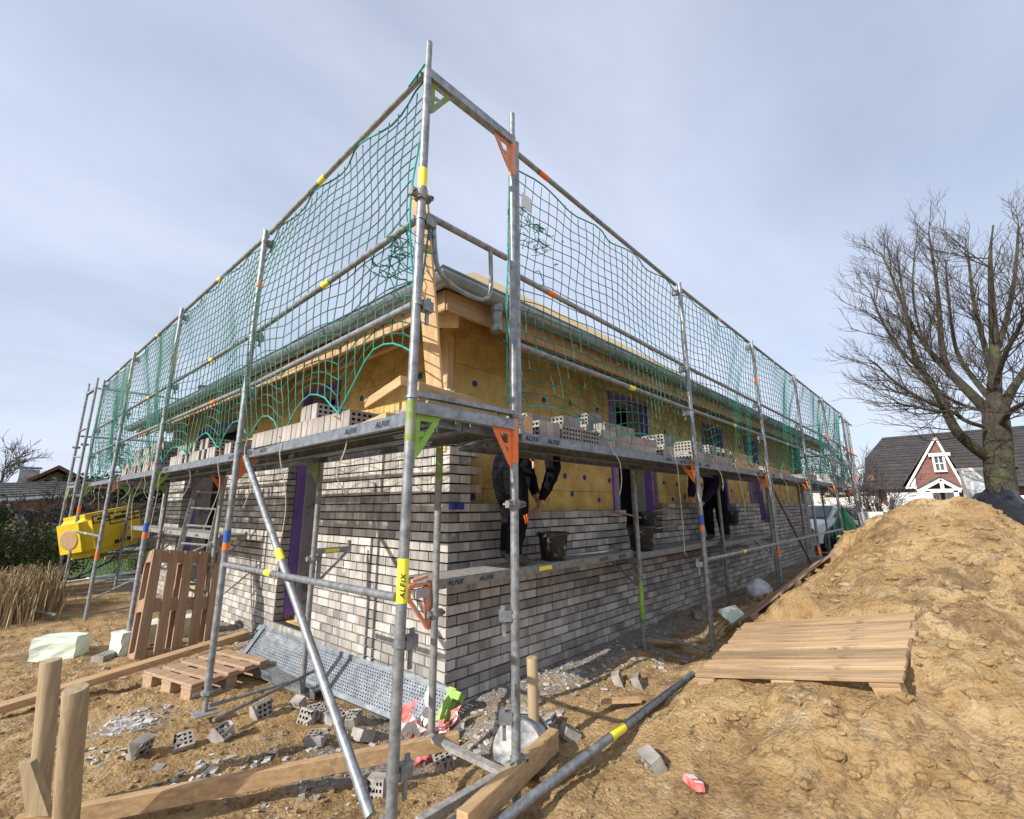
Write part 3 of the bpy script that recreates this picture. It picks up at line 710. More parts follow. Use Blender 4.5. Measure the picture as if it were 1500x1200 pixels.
for i in range(4):
    a,b=LO[i],LO[i+1]; la=.024 if i==0 else 0
    for z,bt in ((1.975,.55 if i==0 else .5),(1.0,.45 if i<3 else None),(.5,.35 if i==1 else None)):
        rail(SA,(a[0]+(.012 if i==0 else .03),a[1],z),(b[0]+.03,b[1],z),band_at=bt,bm='yband' if z>.6 else 'oband',m='zinc')
    for j in (0,1):
        off=.06+.335*j
        pa=V((a[0],a[1],0))+NL*off-UL*.0+UL*.04; pb=V((b[0],b[1],0))+NL*off-UL*.04
        # width must extend towards the wall: run from b to a
        o=plank(SA,pb,pa,PLK,DT)
        if j==0:
            for t_ in ((.10,.24,.80,.93) if i==0 else (.08,.88)):
                q_=V((a[0],a[1],0)).lerp(V((b[0],b[1],0)),t_+.06)+NL*(off-.0085)+V((0,0,DT-.046)); put_text(o,q_,pa-pb,(0,0,1),.045)
rail(SA,(0,0,-.93),(LO[1][0],LO[1][1],-.97),name='ledger',band_at=.62); rail(SA,(LO[3][0],LO[3][1],-.95),(LO[4][0],LO[4][1],-.95),name='ledger',band_at=.5)
rail(SA,(LO[1][0]+.05,LO[1][1]-.02,-.10),(.03,.19,-1.88),name='diagonal_brace',r=.024,band_at=.42)
rail(SA,(LI[2][0],LI[2][1],-.95),(LO[3][0],LO[3][1]+.8,-2.0),name='diagonal_brace',r=.013)
rail(SA,(LO[1][0],LO[1][1],-1.98),(LI[1][0],LI[1][1],-1.98),name='base_tube',r=.013); rail(SA,(LO[3][0],LO[3][1],-2.06),(LI[3][0],LI[3][1],-2.02),name='base_tube',r=.013); rail(SA,(LO[4][0],LO[4][1],-2.1),(LI[4][0],LI[4][1],-2.06),name='base_tube',r=.013)
rail(SA,(0,0,-1.9),(.73,0,-1.93),name='base_tube',r=.017)
# end guard with hanging loop
rail(SA,(.03,0,1.04),(.70,0,1.04),name='end_guardrail')
loop=chaikin([(.10,0,1.03),(.115,0,.86),(.14,0,.73),(.26,0,.675),(.44,0,.665),(.52,0,.70),(.54,0,.80),(.53,0,1.03)],2)
mb=MB(); mb.tube(loop,.0135,10); mb.build('guard_loop',M['zinc'],SA,smooth=True)
for z in (1.0,.5): coupler(SA,(.02,0,z),(1,0,0))
for z in (-1.12,-1.62): coupler(SA,(0.004,0,z),(1,.1,0),drop=.12); coupler(SA,(.73,0,z),(-.8,.6,0),drop=.10)
swivel(SA,(.012,0,1.14)); swivel(SA,(.73,0,-.52)); swivel(SA,(.73,0,-1.83)); swivel(SA,(0,0,-1.94))
band(SA,.007,0,-.95,.19,'yband'); band(SA,.02,0,1.19,.12,'yband')
for (zz) in (-.93,): 
    d=V((CAM.x,CAM.y,0)).normalized(); sdv=V((-d.y,d.x,0)); put_text(SA,V((.007,0,zz))+d*(PR_+.003)+sdv*.014,(0,0,1),(-sdv.x*-1,-sdv.y*-1,0) if False else tuple(-sdv),.036)
for x,y,z,h,mm in ((*LO[1],-.80,.09,'bband'),(*LO[1],-.86,.05,'oband'),(*LO[1],1.42,.05,'oband'),(*LO[2],-.80,.10,'bband'),(*LO[2],-.87,.06,'oband'),(*LO[2],1.32,.06,'oband'),(*LO[3],-1.28,.11,'oband'),(*LO[4],-.62,.12,'oband')): band(SA,x,y,z,h,mm)
# lower consoles and platforms on the wall side
def console(par,x,y,z,dirv,m='zinc',ln=.36,st=True):
    d=V(dirv).normalized(); p=V((x,y,z)); mb=MB()
    mb.beam(p,p+d*ln,.035,.05); mb.beam(p+d*.06,p+d*.06+V((0,0,-.28)),.03,.03); mb.beam(p+d*.06+V((0,0,-.27)),p+d*(ln-.03)+V((0,0,-.03)),.02,.02); mb.box(p+d*(ln-.01)+V((0,0,.05)),(.03,.03,.06))
    o=mb.build('wall_console',M[m],par)
    if st: mb=MB(); n=V((-d.y,d.x,0)); mb.box(p+d*.17+n*-.0195,(.14,.003,.03),Matrix((d,n,V((0,0,1)))).transposed()); k=mb.build('sticker',M['yband'],o,world=False); k.data.transform(Matrix.Translation(-wloc(par)))
    return o
for i in (1,2,3): console(SA,LI[i][0],LI[i][1],-.93,NL); swivel(SA,(*LI[i],-.99))
for i in (2,3):
    a,b=LI[i],LI[min(i+1,4)]
    o=plank(SA,V((b[0],b[1],0))+NL*.05,V((a[0],a[1],0))+NL*.05,PLKS,-.88)
    put_text(o,V((b[0],b[1],0))+NL*.044-UL*.3+V((0,0,-.93)),-UL,(0,0,1),.045); put_text(o,V((b[0],b[1],0))+NL*.044-UL*1.6+V((0,0,-.93)),-UL,(0,0,1),.045)
# ---- right run
RX=[.882,3.585,6.205,8.827,11.449,14.07]
RO=[(x,.075+.0092*(x-.88)) for x in RX]
RI=[(x+.0,y+.745) for x,y in RO]; RI[0]=(.775,.815)
SB=empty('scaffolding',(.882,.075,-2.05),'galvanised scaffolding along the shaded long right facade, workers on its low platform','scaffolding')
for i in range(6):
    zb=gz(*RO[i])-.1
    post(SB,*(RO[i] if i else (.782,.018)),zb if i else -.04,2.0)
    post(SB,*RI[i],-2.06,-.08,m='zinc_dirty',collars=False,jack=False)
    transom(SB,RO[i],RI[i],-.055,.05,gm=('orange' if i else 'zinc','dgreen'),g=i>0)
    if i: 
        for z in (1.93,1.0,.5): coupler(SB,(*RO[i],z-.05),(-.5,.85,0),drop=.05)
    if i: coupler(SB,(*RO[i],-1.12),(-.3,.95,0),drop=.1,ring=False)
mb=MB(); mb.tube([(*RI[0],-.35),(*RI[0],-.09)],PR_+.0012,18,caps=False); mb.build('paint_sleeve',M['dgreen'],SB,smooth=True)
for i,(z0_,z1_) in ((1,(-1.75,-1.38)),): 
    mb=MB(); mb.tube([(*RI[i],z0_),(*RI[i],z1_)],PR_+.0012,18,caps=False); mb.build('paint_sleeve',M['green'],SB,smooth=True)
for i in range(5):
    a,b=RO[i],RO[i+1]
    for z,bt,bm_ in ((1.975,.12 if i==0 else .5,'oband' if i==0 else 'yband'),(1.0,.14 if i==0 else None,'oband'),(.5,.55 if i<3 else None,'yband')):
        rail(SB,(a[0]+(.01 if i else -.08),a[1]+(.03 if i else -.02),z),(b[0]-.01,b[1]+.03,z),band_at=bt,bm=bm_)
    for j in (0,1):
        off=.055+.335*j
        o=plank(SB,(a[0]+.05,a[1]+off,0),(b[0]-.05,b[1]+off,0),PLK,DT)
        if j==0:
            for t_ in ((.03,.115,.78,.9) if i==0 else (.05,.15,.86)): put_text(o,V((a[0]+(b[0]-a[0])*t_,a[1]+.0092*(b[0]-a[0])*t_+off-.006,DT-.046)),UR,(0,0,1),.045)
for i in (1,2,3): rail(SB,(*RO[i],-1.08),(*RO[i+1],-1.08),name='ledger',band_at=.45 if i==1 else None)
rail(SB,(RO[2][0]+.03,RO[2][1]+.03,-.12),(RO[3][0]-.1,RO[3][1]+.03,-1.9),name='diagonal_brace',m='zinc_dirty',r=.022)
rail(SB,(*RO[1],-1.93),(*RI[1],-1.9),name='base_tube',r=.013); rail(SB,(*RO[2],-1.6),(*RI[2],-1.9),name='base_tube',r=.013)
for x,y,z,h,mm in ((*RO[1],-.73,.10,'bband'),(*RO[1],-.79,.05,'oband'),(*RO[2],1.32,.07,'oband'),(*RO[2],-1.25,.09,'oband'),(*RO[3],-1.42,.12,'oband'),(*RO[4],.98,.10,'oband'),(*RO[4],-1.5,.12,'oband'),(*RO[5],.9,.12,'oband')): band(SB,x,y,z,h,mm)
# lower platform
PZ_=-1.04
for i in range(3):
    a,b=RI[i],RI[i+1]; z=PZ_+(0 if i==0 else -.03*(i))
    x0=a[0]+.03 if i else .80; o=plank(SB,(x0,.865,0),(b[0]-.06,.865+.0092*(b[0]-.8),0),PLKS,z)
    for t_ in ((.04,.15,.74,.87) if i==0 else (.9,)): put_text(o,V((x0+(b[0]-x0)*t_,.865+.02*t_-.006,z-.048)),UR,(0,0,1),.05)
    if i==0:
        mb=MB(); mb.box((x0+1.20,.858+.011,z-.03),(.17,.003,.034)); k=mb.build('sticker',M['yband'],o,world=False); k.data.transform(Matrix.Translation(-wloc(SB))); k.parent=SB
    console(SB,b[0],b[1]+.0,z-.10,(0,1,0),ln=.40,st=False); swivel(SB,(*b,z-.16))
swivel(SB,(RI[0][0],RI[0][1],-1.24))
# orange bracket at the platform end
mb=MB(); y=.84
for a,b in (((.57,y,-1.05),(.74,y,-1.05)),((.575,y,-1.05),(.575,y,-1.14)),((.58,y,-1.13),(.735,y,-1.33)),((.74,y,-1.04),(.74,y,-1.34)),((.60,y,-1.02),(.72,y,-1.0)),((.70,y,-1.05),(.735,y,-1.30))): mb.beam(a,b,.03,.022)
mb.build('end_bracket',M['dorange'],SB); mb=MB(); mb.box((.67,y-.005,-1.10),(.10,.04,.055)); mb.build('bracket_block',M['block'],SB)
# ---- the runs round the two far corners
SC=empty('scaffolding',(-.95,11.1,-2.1),'far left scaffolding turning behind the house, two uprights close together','scaffolding')
ca,cb_=(-.96,10.75),(-1.07,11.5)
for i,p in enumerate((ca,cb_)): post(SC,*p,-2.25,1.98,top_spigot=True); swivel(SC,(*p,.75)); swivel(SC,(*p,-.95))
transom(SC,ca,cb_,1.94,.05,g=False,bar=False); transom(SC,ca,cb_,-.1,.05,gm=('green','green')); rail(SC,(*ca,.5),(*cb_,.55)); rail(SC,(*ca,1.1),(*cb_,1.1))
for i in range(2):
    post(SC,ca[0]+2.57*(i+1),ca[1]+.2,-2.2,1.98); post(SC,cb_[0]+2.57*(i+1),cb_[1]+.2,-2.2,1.98)
    rail(SC,(ca[0]+2.57*i,ca[1],1.95),(ca[0]+2.57*(i+1),ca[1],1.95)); rail(SC,(cb_[0]+2.57*i,cb_[1],1.0),(cb_[0]+2.57*(i+1),cb_[1],1.0))
    for j in (0,1): plank(SC,(ca[0]+2.57*i+.05,ca[1]+.06+.34*j,0),(ca[0]+2.57*(i+1)-.05,ca[1]+.06+.34*j,0),PLKS,DT)
plank(SC,(ca[0]+.1,ca[1]+.05,0),(ca[0]+2.6,ca[1]+.1,0),PLKS,-.88)
SD=empty('scaffolding',(15.2,.3,-2.05),'small scaffolding bay beyond the far right end of the house','scaffolding')
for p in ((14.95,.25),(15.55,.28),(14.95,2.8),(15.6,2.8)): post(SD,*p,-2.1,1.98); swivel(SD,(*p,1.85)); swivel(SD,(*p,.85))
for z in (1.85,.9): rail(SD,(14.2,.23,z),(15.9,.23,z)); rail(SD,(15.0,.25,z),(15.0,2.8,z))
transom(SD,(14.95,.25),(15.55,.28),-.06,.05,gm=('green','green')); plank(SD,(14.97,.3,0),(14.97,2.75,0),PLKS,DT,); band(SD,15.55,.28,.95,.12,'oband'); band(SD,14.95,.25,.1,.12,'oband'); plank(SD,(15.35,.3,0),(15.35,2.75,0),PLKS,DT)
for o in protos: bpy.data.objects.remove(o)
# ------------------------------------------------------------------ safety nets
def net(name,path,label,zt,ties,loose,seed,group=None,cell=.1,tw=.0041,ncol=None,cords=True,bottomrope=True,dens=20):
    rs=np.random.RandomState(seed); path=[V(p) for p in path]
    ln=[0]
    for i in range(len(path)-1): ln.append(ln[-1]+(path[i+1]-path[i]).length)
    Lt=ln[-1]; nc=int(Lt/cell)
    def pos(s):
        s=min(max(s,0),Lt)
        for i in range(len(path)-1):
            if s<=ln[i+1]+1e-6:
                d=(path[i+1]-path[i]).normalized(); return path[i]+d*(s-ln[i]),V((-d.y,d.x,0)),d
    ty=[0]; 
    while ty[-1]<Lt-.3: ty.append(ty[-1]+rs.uniform(*ties))
    ty[-1]=Lt
    tz=[loose[0]+rs.uniform(-.03,.06) for _ in ty]; tz[0]=loose[3] if len(loose)>3 else .25; ah=[rs.uniform(loose[1],loose[2]) for _ in ty]
    G=[]
    for c in range(nc+1):
        s=c*cell; i=max(j for j in range(len(ty)) if ty[j]<=s+1e-6); i=min(i,len(ty)-2)
        f=(s-ty[i])/(ty[i+1]-ty[i]); 
        arc=(1-abs(2*f-1)**1.7)
        zb=tz[i]*(1-f)+tz[i+1]*f+ah[i]*arc
        near=min(abs(s-t_) for t_ in ty)
        rowp=[]
        for r in range(dens+1):
            v=r/dens
            zavg=loose[0]+.17
            w=v**2.6
            zz=zt-(zt-(zavg*(1-w)+zb*w))*v
            zz-=.022*abs(math.sin(s*3.1+seed))*(1-v)+.012*perl1(s*1.9+r*.35,seed)*math.sin(math.pi*min(1,v*1.2))*1.6
            p,nv,dv_=pos(s+.05*math.sin(v*3+s*1.7+seed)*math.sin(math.pi*v)+.006*rs.randn()*v)
            bul=.05*math.sin(s*2.3+seed)*math.sin(math.pi*v)+.05*math.sin(math.pi*v)+.03*perl1(s*3+v*4,seed+5)
            rowp.append(V((p.x,p.y,zz))+nv*(bul if True else 0))
        G.append(rowp)
    mb=MB()
    for c in range(nc+1): mb.tube(G[c],tw,4,caps=False)
    for r in range(1,dens): mb.tube([G[c][r] for c in range(nc+1)],tw,4,caps=False)
    o=mb.build(name,M['net'],None,smooth=False,recalc=False)
    own_origin(o); tag(o,label,'safety net',group)
    mb=MB(); mb.tube([G[c][dens] for c in range(nc+1)],.0055,6); 
    top=[]
    for c in range(nc+1):
        g=c*.9; base=G[c][0]; top.append(base+V((0,0,.012*math.sin(g)))+(pos(c*cell)[1])*(.02*math.cos(g)))
    mb.tube(top,.006,5); mb.tube(G[0],.006,5); mb.tube(G[-1],.006,5)
    mb.build('border_rope',M['netrope'],o)
    if cords:
        for j,t_ in enumerate(ty[:-1]):
            if j==0: continue
            c=min(nc,int(round(t_/cell))); p=G[c][dens]; q_=random.Random(seed*50+j)
            l_=q_.uniform(.15,.42) if j%2 else q_.uniform(.5,.95)
            pts=[p,p+V((q_.uniform(-.02,.02),-.01,-.08)),p+V((q_.uniform(-.05,.05),-.06,-.16))]+[p+V((q_.uniform(-.05,.06),-.065,-.16-l_*k/3)) for k in (1,2,3)]
            mb=MB(); mb.tube(chaikin(pts,2),.0035,5); mb.tube([p+V((-.03,0,-.02)),p+V((.03,0,-.05))],.005,5); mb.build('tie_cord',M['cord'],o)
    return o,G
def perl1(x,s): return float(mnoise.noise(V((x,s*7.3,1.7))))
nl,_=net('safety_net',[(LO[0][0]+.05,LO[0][1]+.05,0),(LO[1][0]+.06,LO[1][1],0),(LO[4][0]+.06,LO[4][1],0)],'green safety net strung above the deck of the sunlit left facade',1.97,(.5,1.0),(.0,.10,.24),3)
nr,GR=net('safety_net',[(RO[0][0]+.03,RO[0][1]+.06,0),(RO[5][0],RO[5][1]+.06,0)],'long green safety net above the deck of the shaded right facade',1.97,(.55,1.15),(-.01,.05,.18,.12),8)
ne,_=net('safety_net',[(RO[5][0]+.05,RO[5][1]+.1,0),(14.3,2.4,0),(14.35,5.2,0)],'bunched green safety net closing the far right end of the scaffolding',1.8,(.4,.7),(.1,.1,.3),12,cords=False,cell=.1)
nf,_=net('safety_net',[(LO[4][0]+.05,LO[4][1]+.15,0),(1.7,10.6,0),(4.2,10.8,0)],'green safety net across the far left end of the scaffolding below the sky',1.9,(.5,.9),(.1,.1,.3),17,cords=False)
# knotted net surplus on the near corners
def knot(par,c,n,seed,sp=(.2,.05,.12)):
    q_=random.Random(seed); mb=MB()
    for i in range(n):
        a=V((c[0]+q_.gauss(0,sp[0]),c[1]+q_.gauss(0,sp[1]),c[2]+q_.gauss(0,sp[2]))); pts=[a]
        for k in range(4): pts.append(pts[-1]+V((q_.uniform(-.07,.07),q_.uniform(-.03,.03),q_.uniform(-.05,.03))))
        mb.tube(chaikin(pts,1),.0032,4)
    tag(mb.build('gathered_mesh',M['net'],par,recalc=False),kind='stuff')
knot(nl,(.02,.22,.86),34,1,(.03,.13,.07)); knot(nr,(1.12,.13,1.52),30,2,(.12,.03,.10)); knot(nr,(9.0,.2,.35),110,5,(.16,.08,.28)); knot(nl,(LO[3][0]+.05,LO[3][1]+.3,.25),80,6,(.06,.3,.16)); knot(nr,(.90,.14,.3),10,7,(.02,.02,.25))
mb=MB(); mb.box((1.0,.12,1.69),(.10,.004,.12),Matrix.Rotation(.1,3,'Y')); mb.build('net_label_tag',M['white'],nr)
for i,(pts,l) in enumerate((([(.83,.13,1.98),(.80,.12,1.2),(.79,.12,.4),(.80,.12,.1)],0),([(.10,.04,1.0),(.08,.05,.7),(.05,.04,.45),(.04,.06,.1)],1),([(.0,.03,2.02),(.0,-.01,2.02),(-.03,.12,1.93)],2))):
    mb=MB(); mb.tube(chaikin(pts,2),.006,6); mb.build('border_rope',M['netrope'],nr if i==0 else nl)
# ------------------------------------------------------------------ loose things
def basis(X,Y):
    X=V(X).normalized(); Y=V(Y); Y=(Y-X*Y.dot(X)).normalized(); return Matrix((X,Y,X.cross(Y))).transposed()
def rz(a): return Matrix.Rotation(a,3,'Z')
def single(mb,name,mats,label,cat,group=None,smooth=False):
    o=mb.build(name,mats,None,smooth=smooth); own_origin(o); return tag(o,label,cat,group)
# perforated brick, lies on its bed with holes upward, centre origin
def brick_mesh(nx=6,ny=3,L_=.24,W_=.115,H_=.071,name='brick',cut=None):
    mb=MB(); wx=L_/(nx*1.75+.75); hx=wx; gx=wx*.75; wy=W_/(ny*1.9+.9); hy=wy; gy=wy*.9
    xs_=[-L_/2]; 
    for i in range(nx): xs_+=[xs_[-1]+gx,xs_[-1]+gx+hx]
    xs_.append(L_/2); ys_=[-W_/2]
    for i in range(ny): ys_+=[ys_[-1]+gy,ys_[-1]+gy+hy]
    ys_.append(W_/2); a,b=-H_/2,H_/2
    for i in range(len(xs_)-1):
        for j in range(len(ys_)-1):
            x0,x1,y0,y1=xs_[i],xs_[i+1],ys_[j],ys_[j+1]
            if i%2 and j%2:
                mb.mi=1; c=(a*.2)
                mb.quad((x0,y0,b),(x0,y1,b),(x0,y1,a),(x0,y0,a)); mb.quad((x1,y0,b),(x1,y0,a),(x1,y1,a),(x1,y1,b)); mb.quad((x0,y0,b),(x0,y0,a),(x1,y0,a),(x1,y0,b)); mb.quad((x0,y1,b),(x1,y1,b),(x1,y1,a),(x0,y1,a)); mb.mi=0
            else:
                mb.quad((x0,y0,b),(x1,y0,b),(x1,y1,b),(x0,y1,b)); mb.quad((x0,y0,a),(x0,y1,a),(x1,y1,a),(x1,y0,a))
    for s_ in (-1,1):
        mb.quad((s_*L_/2,-W_/2,a),(s_*L_/2,W_/2,a),(s_*L_/2,W_/2,b),(s_*L_/2,-W_/2,b)); mb.quad((-L_/2,s_*W_/2,a),(L_/2,s_*W_/2,a),(L_/2,s_*W_/2,b),(-L_/2,s_*W_/2,b))
    return mb.build(name,[M['lbrick'],M['hole']],None,recalc=False)
BR=brick_mesh(); BRH=brick_mesh(3,3,.12); 
def put_brick(p,R,label,group,proto=None,cat='brick'):
    o=(proto or BR).copy(); col.objects.link(o); o.location=p; o.rotation_euler=R.to_euler(); return tag(o,label,cat,group)
rq=random.Random(21)
EDGE=Matrix.Rotation(math.pi/2,3,'X')     # brick on its long edge: holes face +-y
END=Matrix.Rotation(math.pi/2,3,'Y')      # brick on its end: holes face +-x
def ldk(s,off): a=V((LO[0][0],LO[0][1],0)) if s<2.38 else V((LO[1][0],LO[1][1],0))-UL*2.38; return a+UL*s+NL*off+ (V((0,0,0)))
gl='facing bricks stacked on the left deck'; ll_='grey perforated brick stacked on the upper deck before the sunlit facade'
al=math.atan2(UL.y,UL.x)
# near row: bricks standing on end, thin side outwards, then lying rows
s=.75
while s<2.2:
    put_brick(ldk(s,.22)+V((0,0,DT+.0575)),rz(al+math.pi/2+rq.uniform(-.03,.03))@EDGE,ll_,gl)
    if 1.15<s<1.45: put_brick(ldk(s,.24)+V((0,0,DT+.1745)),rz(al+math.pi/2+rq.uniform(-.05,.05))@EDGE,ll_,gl)
    s+=.078
for i in range(6): put_brick(ldk(.42+.12*i if i<3 else .42+.12*(i-3),.5)+V((0,0,DT+.036+(0 if i<3 else .072))),rz(al+math.pi/2),ll_,gl)
s=2.6
while s<4.75:
    if rq.random()<.85:
        put_brick(ldk(s,.2)+V((0,0,DT+.0575)),rz(al+(0 if 3.0<s<3.25 else math.pi/2)+rq.uniform(-.04,.04))@EDGE,ll_,gl)
        if s>3.5 and rq.random()<.6: put_brick(ldk(s,.22)+V((0,0,DT+.1745)),rz(al+math.pi/2+rq.uniform(-.08,.08))@EDGE,ll_,gl)
    s+=.26 if 3.0<s<3.2 else .08
s=5.2
while s<7.3:
    for k in range(3 if s<6.6 else 2):
        if rq.random()<.8: put_brick(ldk(s,.2)+V((0,0,DT+.0575+.117*k)),rz(al+math.pi/2+rq.uniform(-.05,.05))@EDGE,ll_,gl)
    s+=.10
gr='facing bricks stacked on the right deck'; lr_='grey perforated brick stacked on the upper deck before the shaded facade'
def rdk(x,off): return V((x,RO[0][1]+.0092*(x-.88)+off,0))
def rput(x,off,z,yaw,R): put_brick(rdk(x,off)+V((0,0,DT+z)),rz(yaw)@R,lr_,gr)
EX=rz(math.pi/2)@EDGE   # holes towards +-x
for i in range(3): rput(1.17+.075*i,.19,.0575,0,EX)
for i in range(4): rput(1.30+.075*i,.45,.0575,0,EX); rput(1.33+.075*i,.46,.1745,.02,EX)
for i in range(2): rput(1.52+.25*i,.12,.0575,.02,EDGE); rput(1.50+.25*i,.21,.0575,0,EDGE)
for i in range(3): rput(1.62+.075*i,.33,.1745,0,EX)
x=2.02
FLAT=Matrix.Identity(3)
for i in range(4):
    for k in range(2): rput(x+.245*i+.03*k,.15,.0365+.073*k,rq.uniform(-.03,.03),FLAT)
for i in range(2): rput(x+.12+.25*i,.16,.183,rq.uniform(-.04,.04),FLAT)
for i in range(5): rput(2.1+.075*i,.45,.0575,0,EX); rput(2.1+.075*i,.45,.1745,0,EX); 
for i in range(3): rput(2.14+.075*i,.45,.2915,0,EX)
for i in range(3): rput(3.06+.075*i,.2,.0575,0,EX); rput(3.08+.075*i,.2,.1745,.05,EX)
x=3.75
while x<5.0:
    rput(x,.2,.0575,rq.uniform(-.03,.03),EX)
    if rq.random()<.7: rput(x+.01,.21,.1745,rq.uniform(-.04,.04),EX)
    x+=.085
for i in range(4): rput(9.3+.1*i,.2,.0575,0,EX)
x=11.9
while x<13.9: rput(x,.2,.12,rq.uniform(-.05,.05),END); x+=.12
# timber offcuts on the deck
def timber(a,b,w,h,m,label,name='timber',cat='timber',group=None,up=(0,0,1)):
    mb=MB(); mb.beam(a,b,w,h,up=up); o=mb.build(name,M[m],None); 
    bm=bmesh.new(); bm.from_mesh(o.data); bmesh.ops.bevel(bm,geom=bm.edges[:],offset=min(w,h)*.06,segments=1,affect='EDGES'); bm.to_mesh(o.data); bm.free()
    own_origin(o); return tag(o,label,cat,group)
z=DT
timber((.09,.10,z+.12),(.75,.20,z+.12),.06,.10,'woodx','short thick timber lying on the near corner deck behind the end frame')
timber((.12,.13,z+.05),(.75,.33,z+.05),.16,.05,'woodx','flat board under the thick timber on the near corner deck','board','board')
a=onx(539,593,.14); b=onx(592,558,.14); timber(a,b,.05,.06,'woody','slanting timber offcut on the left deck beside the near upright')
timber((.10,.32,z+.02),(.18,.95,z+.02),.09,.04,'woody','short board lying flat under the slanting offcut on left deck','board','board')
timber((.33,.22,z),(.075,.115,1.27),.095,.03,'woodz','tall ribbed board leaning upright in the near scaffolding corner','board','board',up=(1,.6,0))
for k in range(3): put_brick(V((.50,.36,z+.036+.072*k)),rz(.3+.1*k),'grey brick in the small pile beside the tall leaning board','bricks beside the leaning board')
mb=MB(); mb.box((.50,.36,z+.235),(.10,.06,.035),rz(.5)@Matrix.Rotation(.2,3,'X')); single(mb,'plastic_wrap',M['white'],'crumpled pale plastic wrap on the small brick pile','wrap')
timber(rdk(1.0,.06)+V((0,0,z+.06)),rdk(1.0,.55)+V((0,0,z+.06)),.11,.12,'woody','squared timber block lying across the deck right of the corner upright')
for i,(x0,x1,o1,zz,w_,h_) in enumerate(((5.05,6.05,.12,.055,.12,.11),(5.02,6.0,.3,.055,.16,.11),(5.0,5.9,.16,.165,.13,.10),(6.35,7.9,.12,.05,.10,.10),(6.4,7.8,.25,.05,.10,.10),(9.0,9.9,.1,.06,.1,.12))):
    timber(rdk(x0,o1)+V((0,0,z+zz)),rdk(x1,o1+.01)+V((0,0,z+zz)),w_,h_,'woodx','squared timber stacked on the far part of the right deck',group='timbers stacked on the right deck')
# ---------------- pallets
def pallet(label,O,X,Y,slats,L_,W_,m,alongX=True,wd=.1,blocks='std',cat='pallet',jit=0,seed=0,broken=False):
    """slats run along local X (length L_), spread over local Y (width W_); top at z=0"""
    q_=random.Random(seed); R=basis(X,Y); r=empty('pallet',V(O),label,cat,R=R)
    def part(n,c,d,Rr=None):
        mb=MB(); mb.box((0,0,0),d); o=mb.build(n,M[m],None,world=False); bm=bmesh.new(); bm.from_mesh(o.data); bmesh.ops.bevel(bm,geom=bm.edges[:],offset=.003,segments=1,affect='EDGES'); bm.to_mesh(o.data); bm.free()
        o.parent=r; o.location=c
        if Rr: o.rotation_euler=Rr
        return o
    n=slats; gap=(W_-n*wd)/(n-1)
    for i in range(n):
        dl=q_.uniform(-jit,jit); part('slat',(L_/2+dl/2,wd/2+i*(wd+gap),-.011+q_.uniform(-.003,.003)),(L_+dl*.5,wd*q_.uniform(.93,1.0),.022),(0,0,q_.uniform(-.006,.006)))
    for x in (.072,L_/2,L_-.072):
        part('cross_board',(x,W_/2,-.034),(.14,W_,.022))
        for y in (.05,W_/2,W_-.05): part('block',(x,y,-.084),(.13,.095,.076))
    for y in (.05,W_/2,W_-.05): part('bottom_board',(L_/2,y,-.133),(L_,.1,.020))
    return r
pallet('reddish pallet standing upright against the scaffolding, left foreground',(.394,4.727,-2.25),(.05,.292,.955),(-.942,-.304,.143),5,1.2,.8,'pal',wd=.105,seed=1)
pallet('wide weathered pallet lying on the sand mound, partly buried in sand',(2.232,-.298,-1.715),(-.095,-.967,.234),(.982,-.052,.183),7,1.2,1.0,'palo',wd=.108,jit=.03,seed=2)
A_=onz(1098,902,-1.74); B_=onz(1222,808,-1.16)
C_=onz(1122,866,-1.80)
pallet('brown pallet tilted up against the flank of the sand mound beside the facade',A_,B_-A_,C_-A_,4,(B_-A_).length,.40,'pal',wd=.09,seed=3)
q0=onz(395,965,-1.955); q1=onz(280,1004,-1.955); yv=(q1-q0); pallet('low pallet lying flat under the raised end of the long plank',q0,(-yv.y*-1,yv.x*-1,.0) if False else (-.35,.94,.02),yv,5,.7,yv.length,'palz',wd=.10,seed=4)
# ---------------- long timbers and stakes
timber((-1.28,3.43,-1.98),(.50,3.88,-1.87),.12,.055,'woodx','long plank on the ground at left, right end propped on the low pallet','plank','plank')
timber(onz(20,1212,-1.96),onz(672,1083,-1.93),.045,.085,'woodx','long squared timber lying across the foreground sand','timber','timber')
timber(onz(676,1212,-1.86),onz(812,1082,-1.90),.062,.11,'woodx','short thick beam pointing away from the viewer, bottom centre','timber','timber')
timber(onz(612,1206,-1.95),onz(745,1128,-1.95),.045,.04,'decktop','mortar caked lath beside the thick beam, bottom centre','lath','lath')
timber(onz(628,1079,-1.90),onz(760,1143,-1.93),.05,.025,'decktop','grey caked lath running from the near inner post to the thick beam','lath','lath')
timber(onz(880,1027,-1.97),onz(938,1025,-1.96),.07,.02,'woodx','small wooden board scrap on the sand between facade and mound','board','board')
timber(onz(942,938,-2.0),onz(1002,940,-2.0),.09,.02,'woodx','thin board scrap by the green painted inner upright','board','board')
timber(onz(950,948,-2.0),onz(1025,970,-1.98),.03,.02,'zinc_dirty','grey lath on the sand by the green painted inner upright','lath','lath')
def stake(pb,pt,r,label,seed):
    mb=MB(); pb=V(pb); pt=V(pt); mb.tube([pb+(pt-pb)*k/6+V((rq.uniform(-.002,.002),rq.uniform(-.002,.002),0)) for k in range(6)]+[pt-(pt-pb).normalized()*.004,pt],lambda f:r*(1.03-.05*f) if f<.99 else r*.93,20); return single(mb,'wooden_stake',M['stake'],label,'stake',smooth=True)
t1=at(75,967,3.45); stake(V((-.985,1.62,-2.1)),t1,.042,'round wooden stake at the left edge with a nailed board foot',1)
t2=at(111,1008,2.95); stake(onz(92,1262,-2.08),t2,.046,'thicker round wooden stake, right of the pair at left foreground',2)
stake(V((1.235,.33,-2.15)),at(779,963,3.2),.036,'slim round wooden stake in front of the brick corner',3)
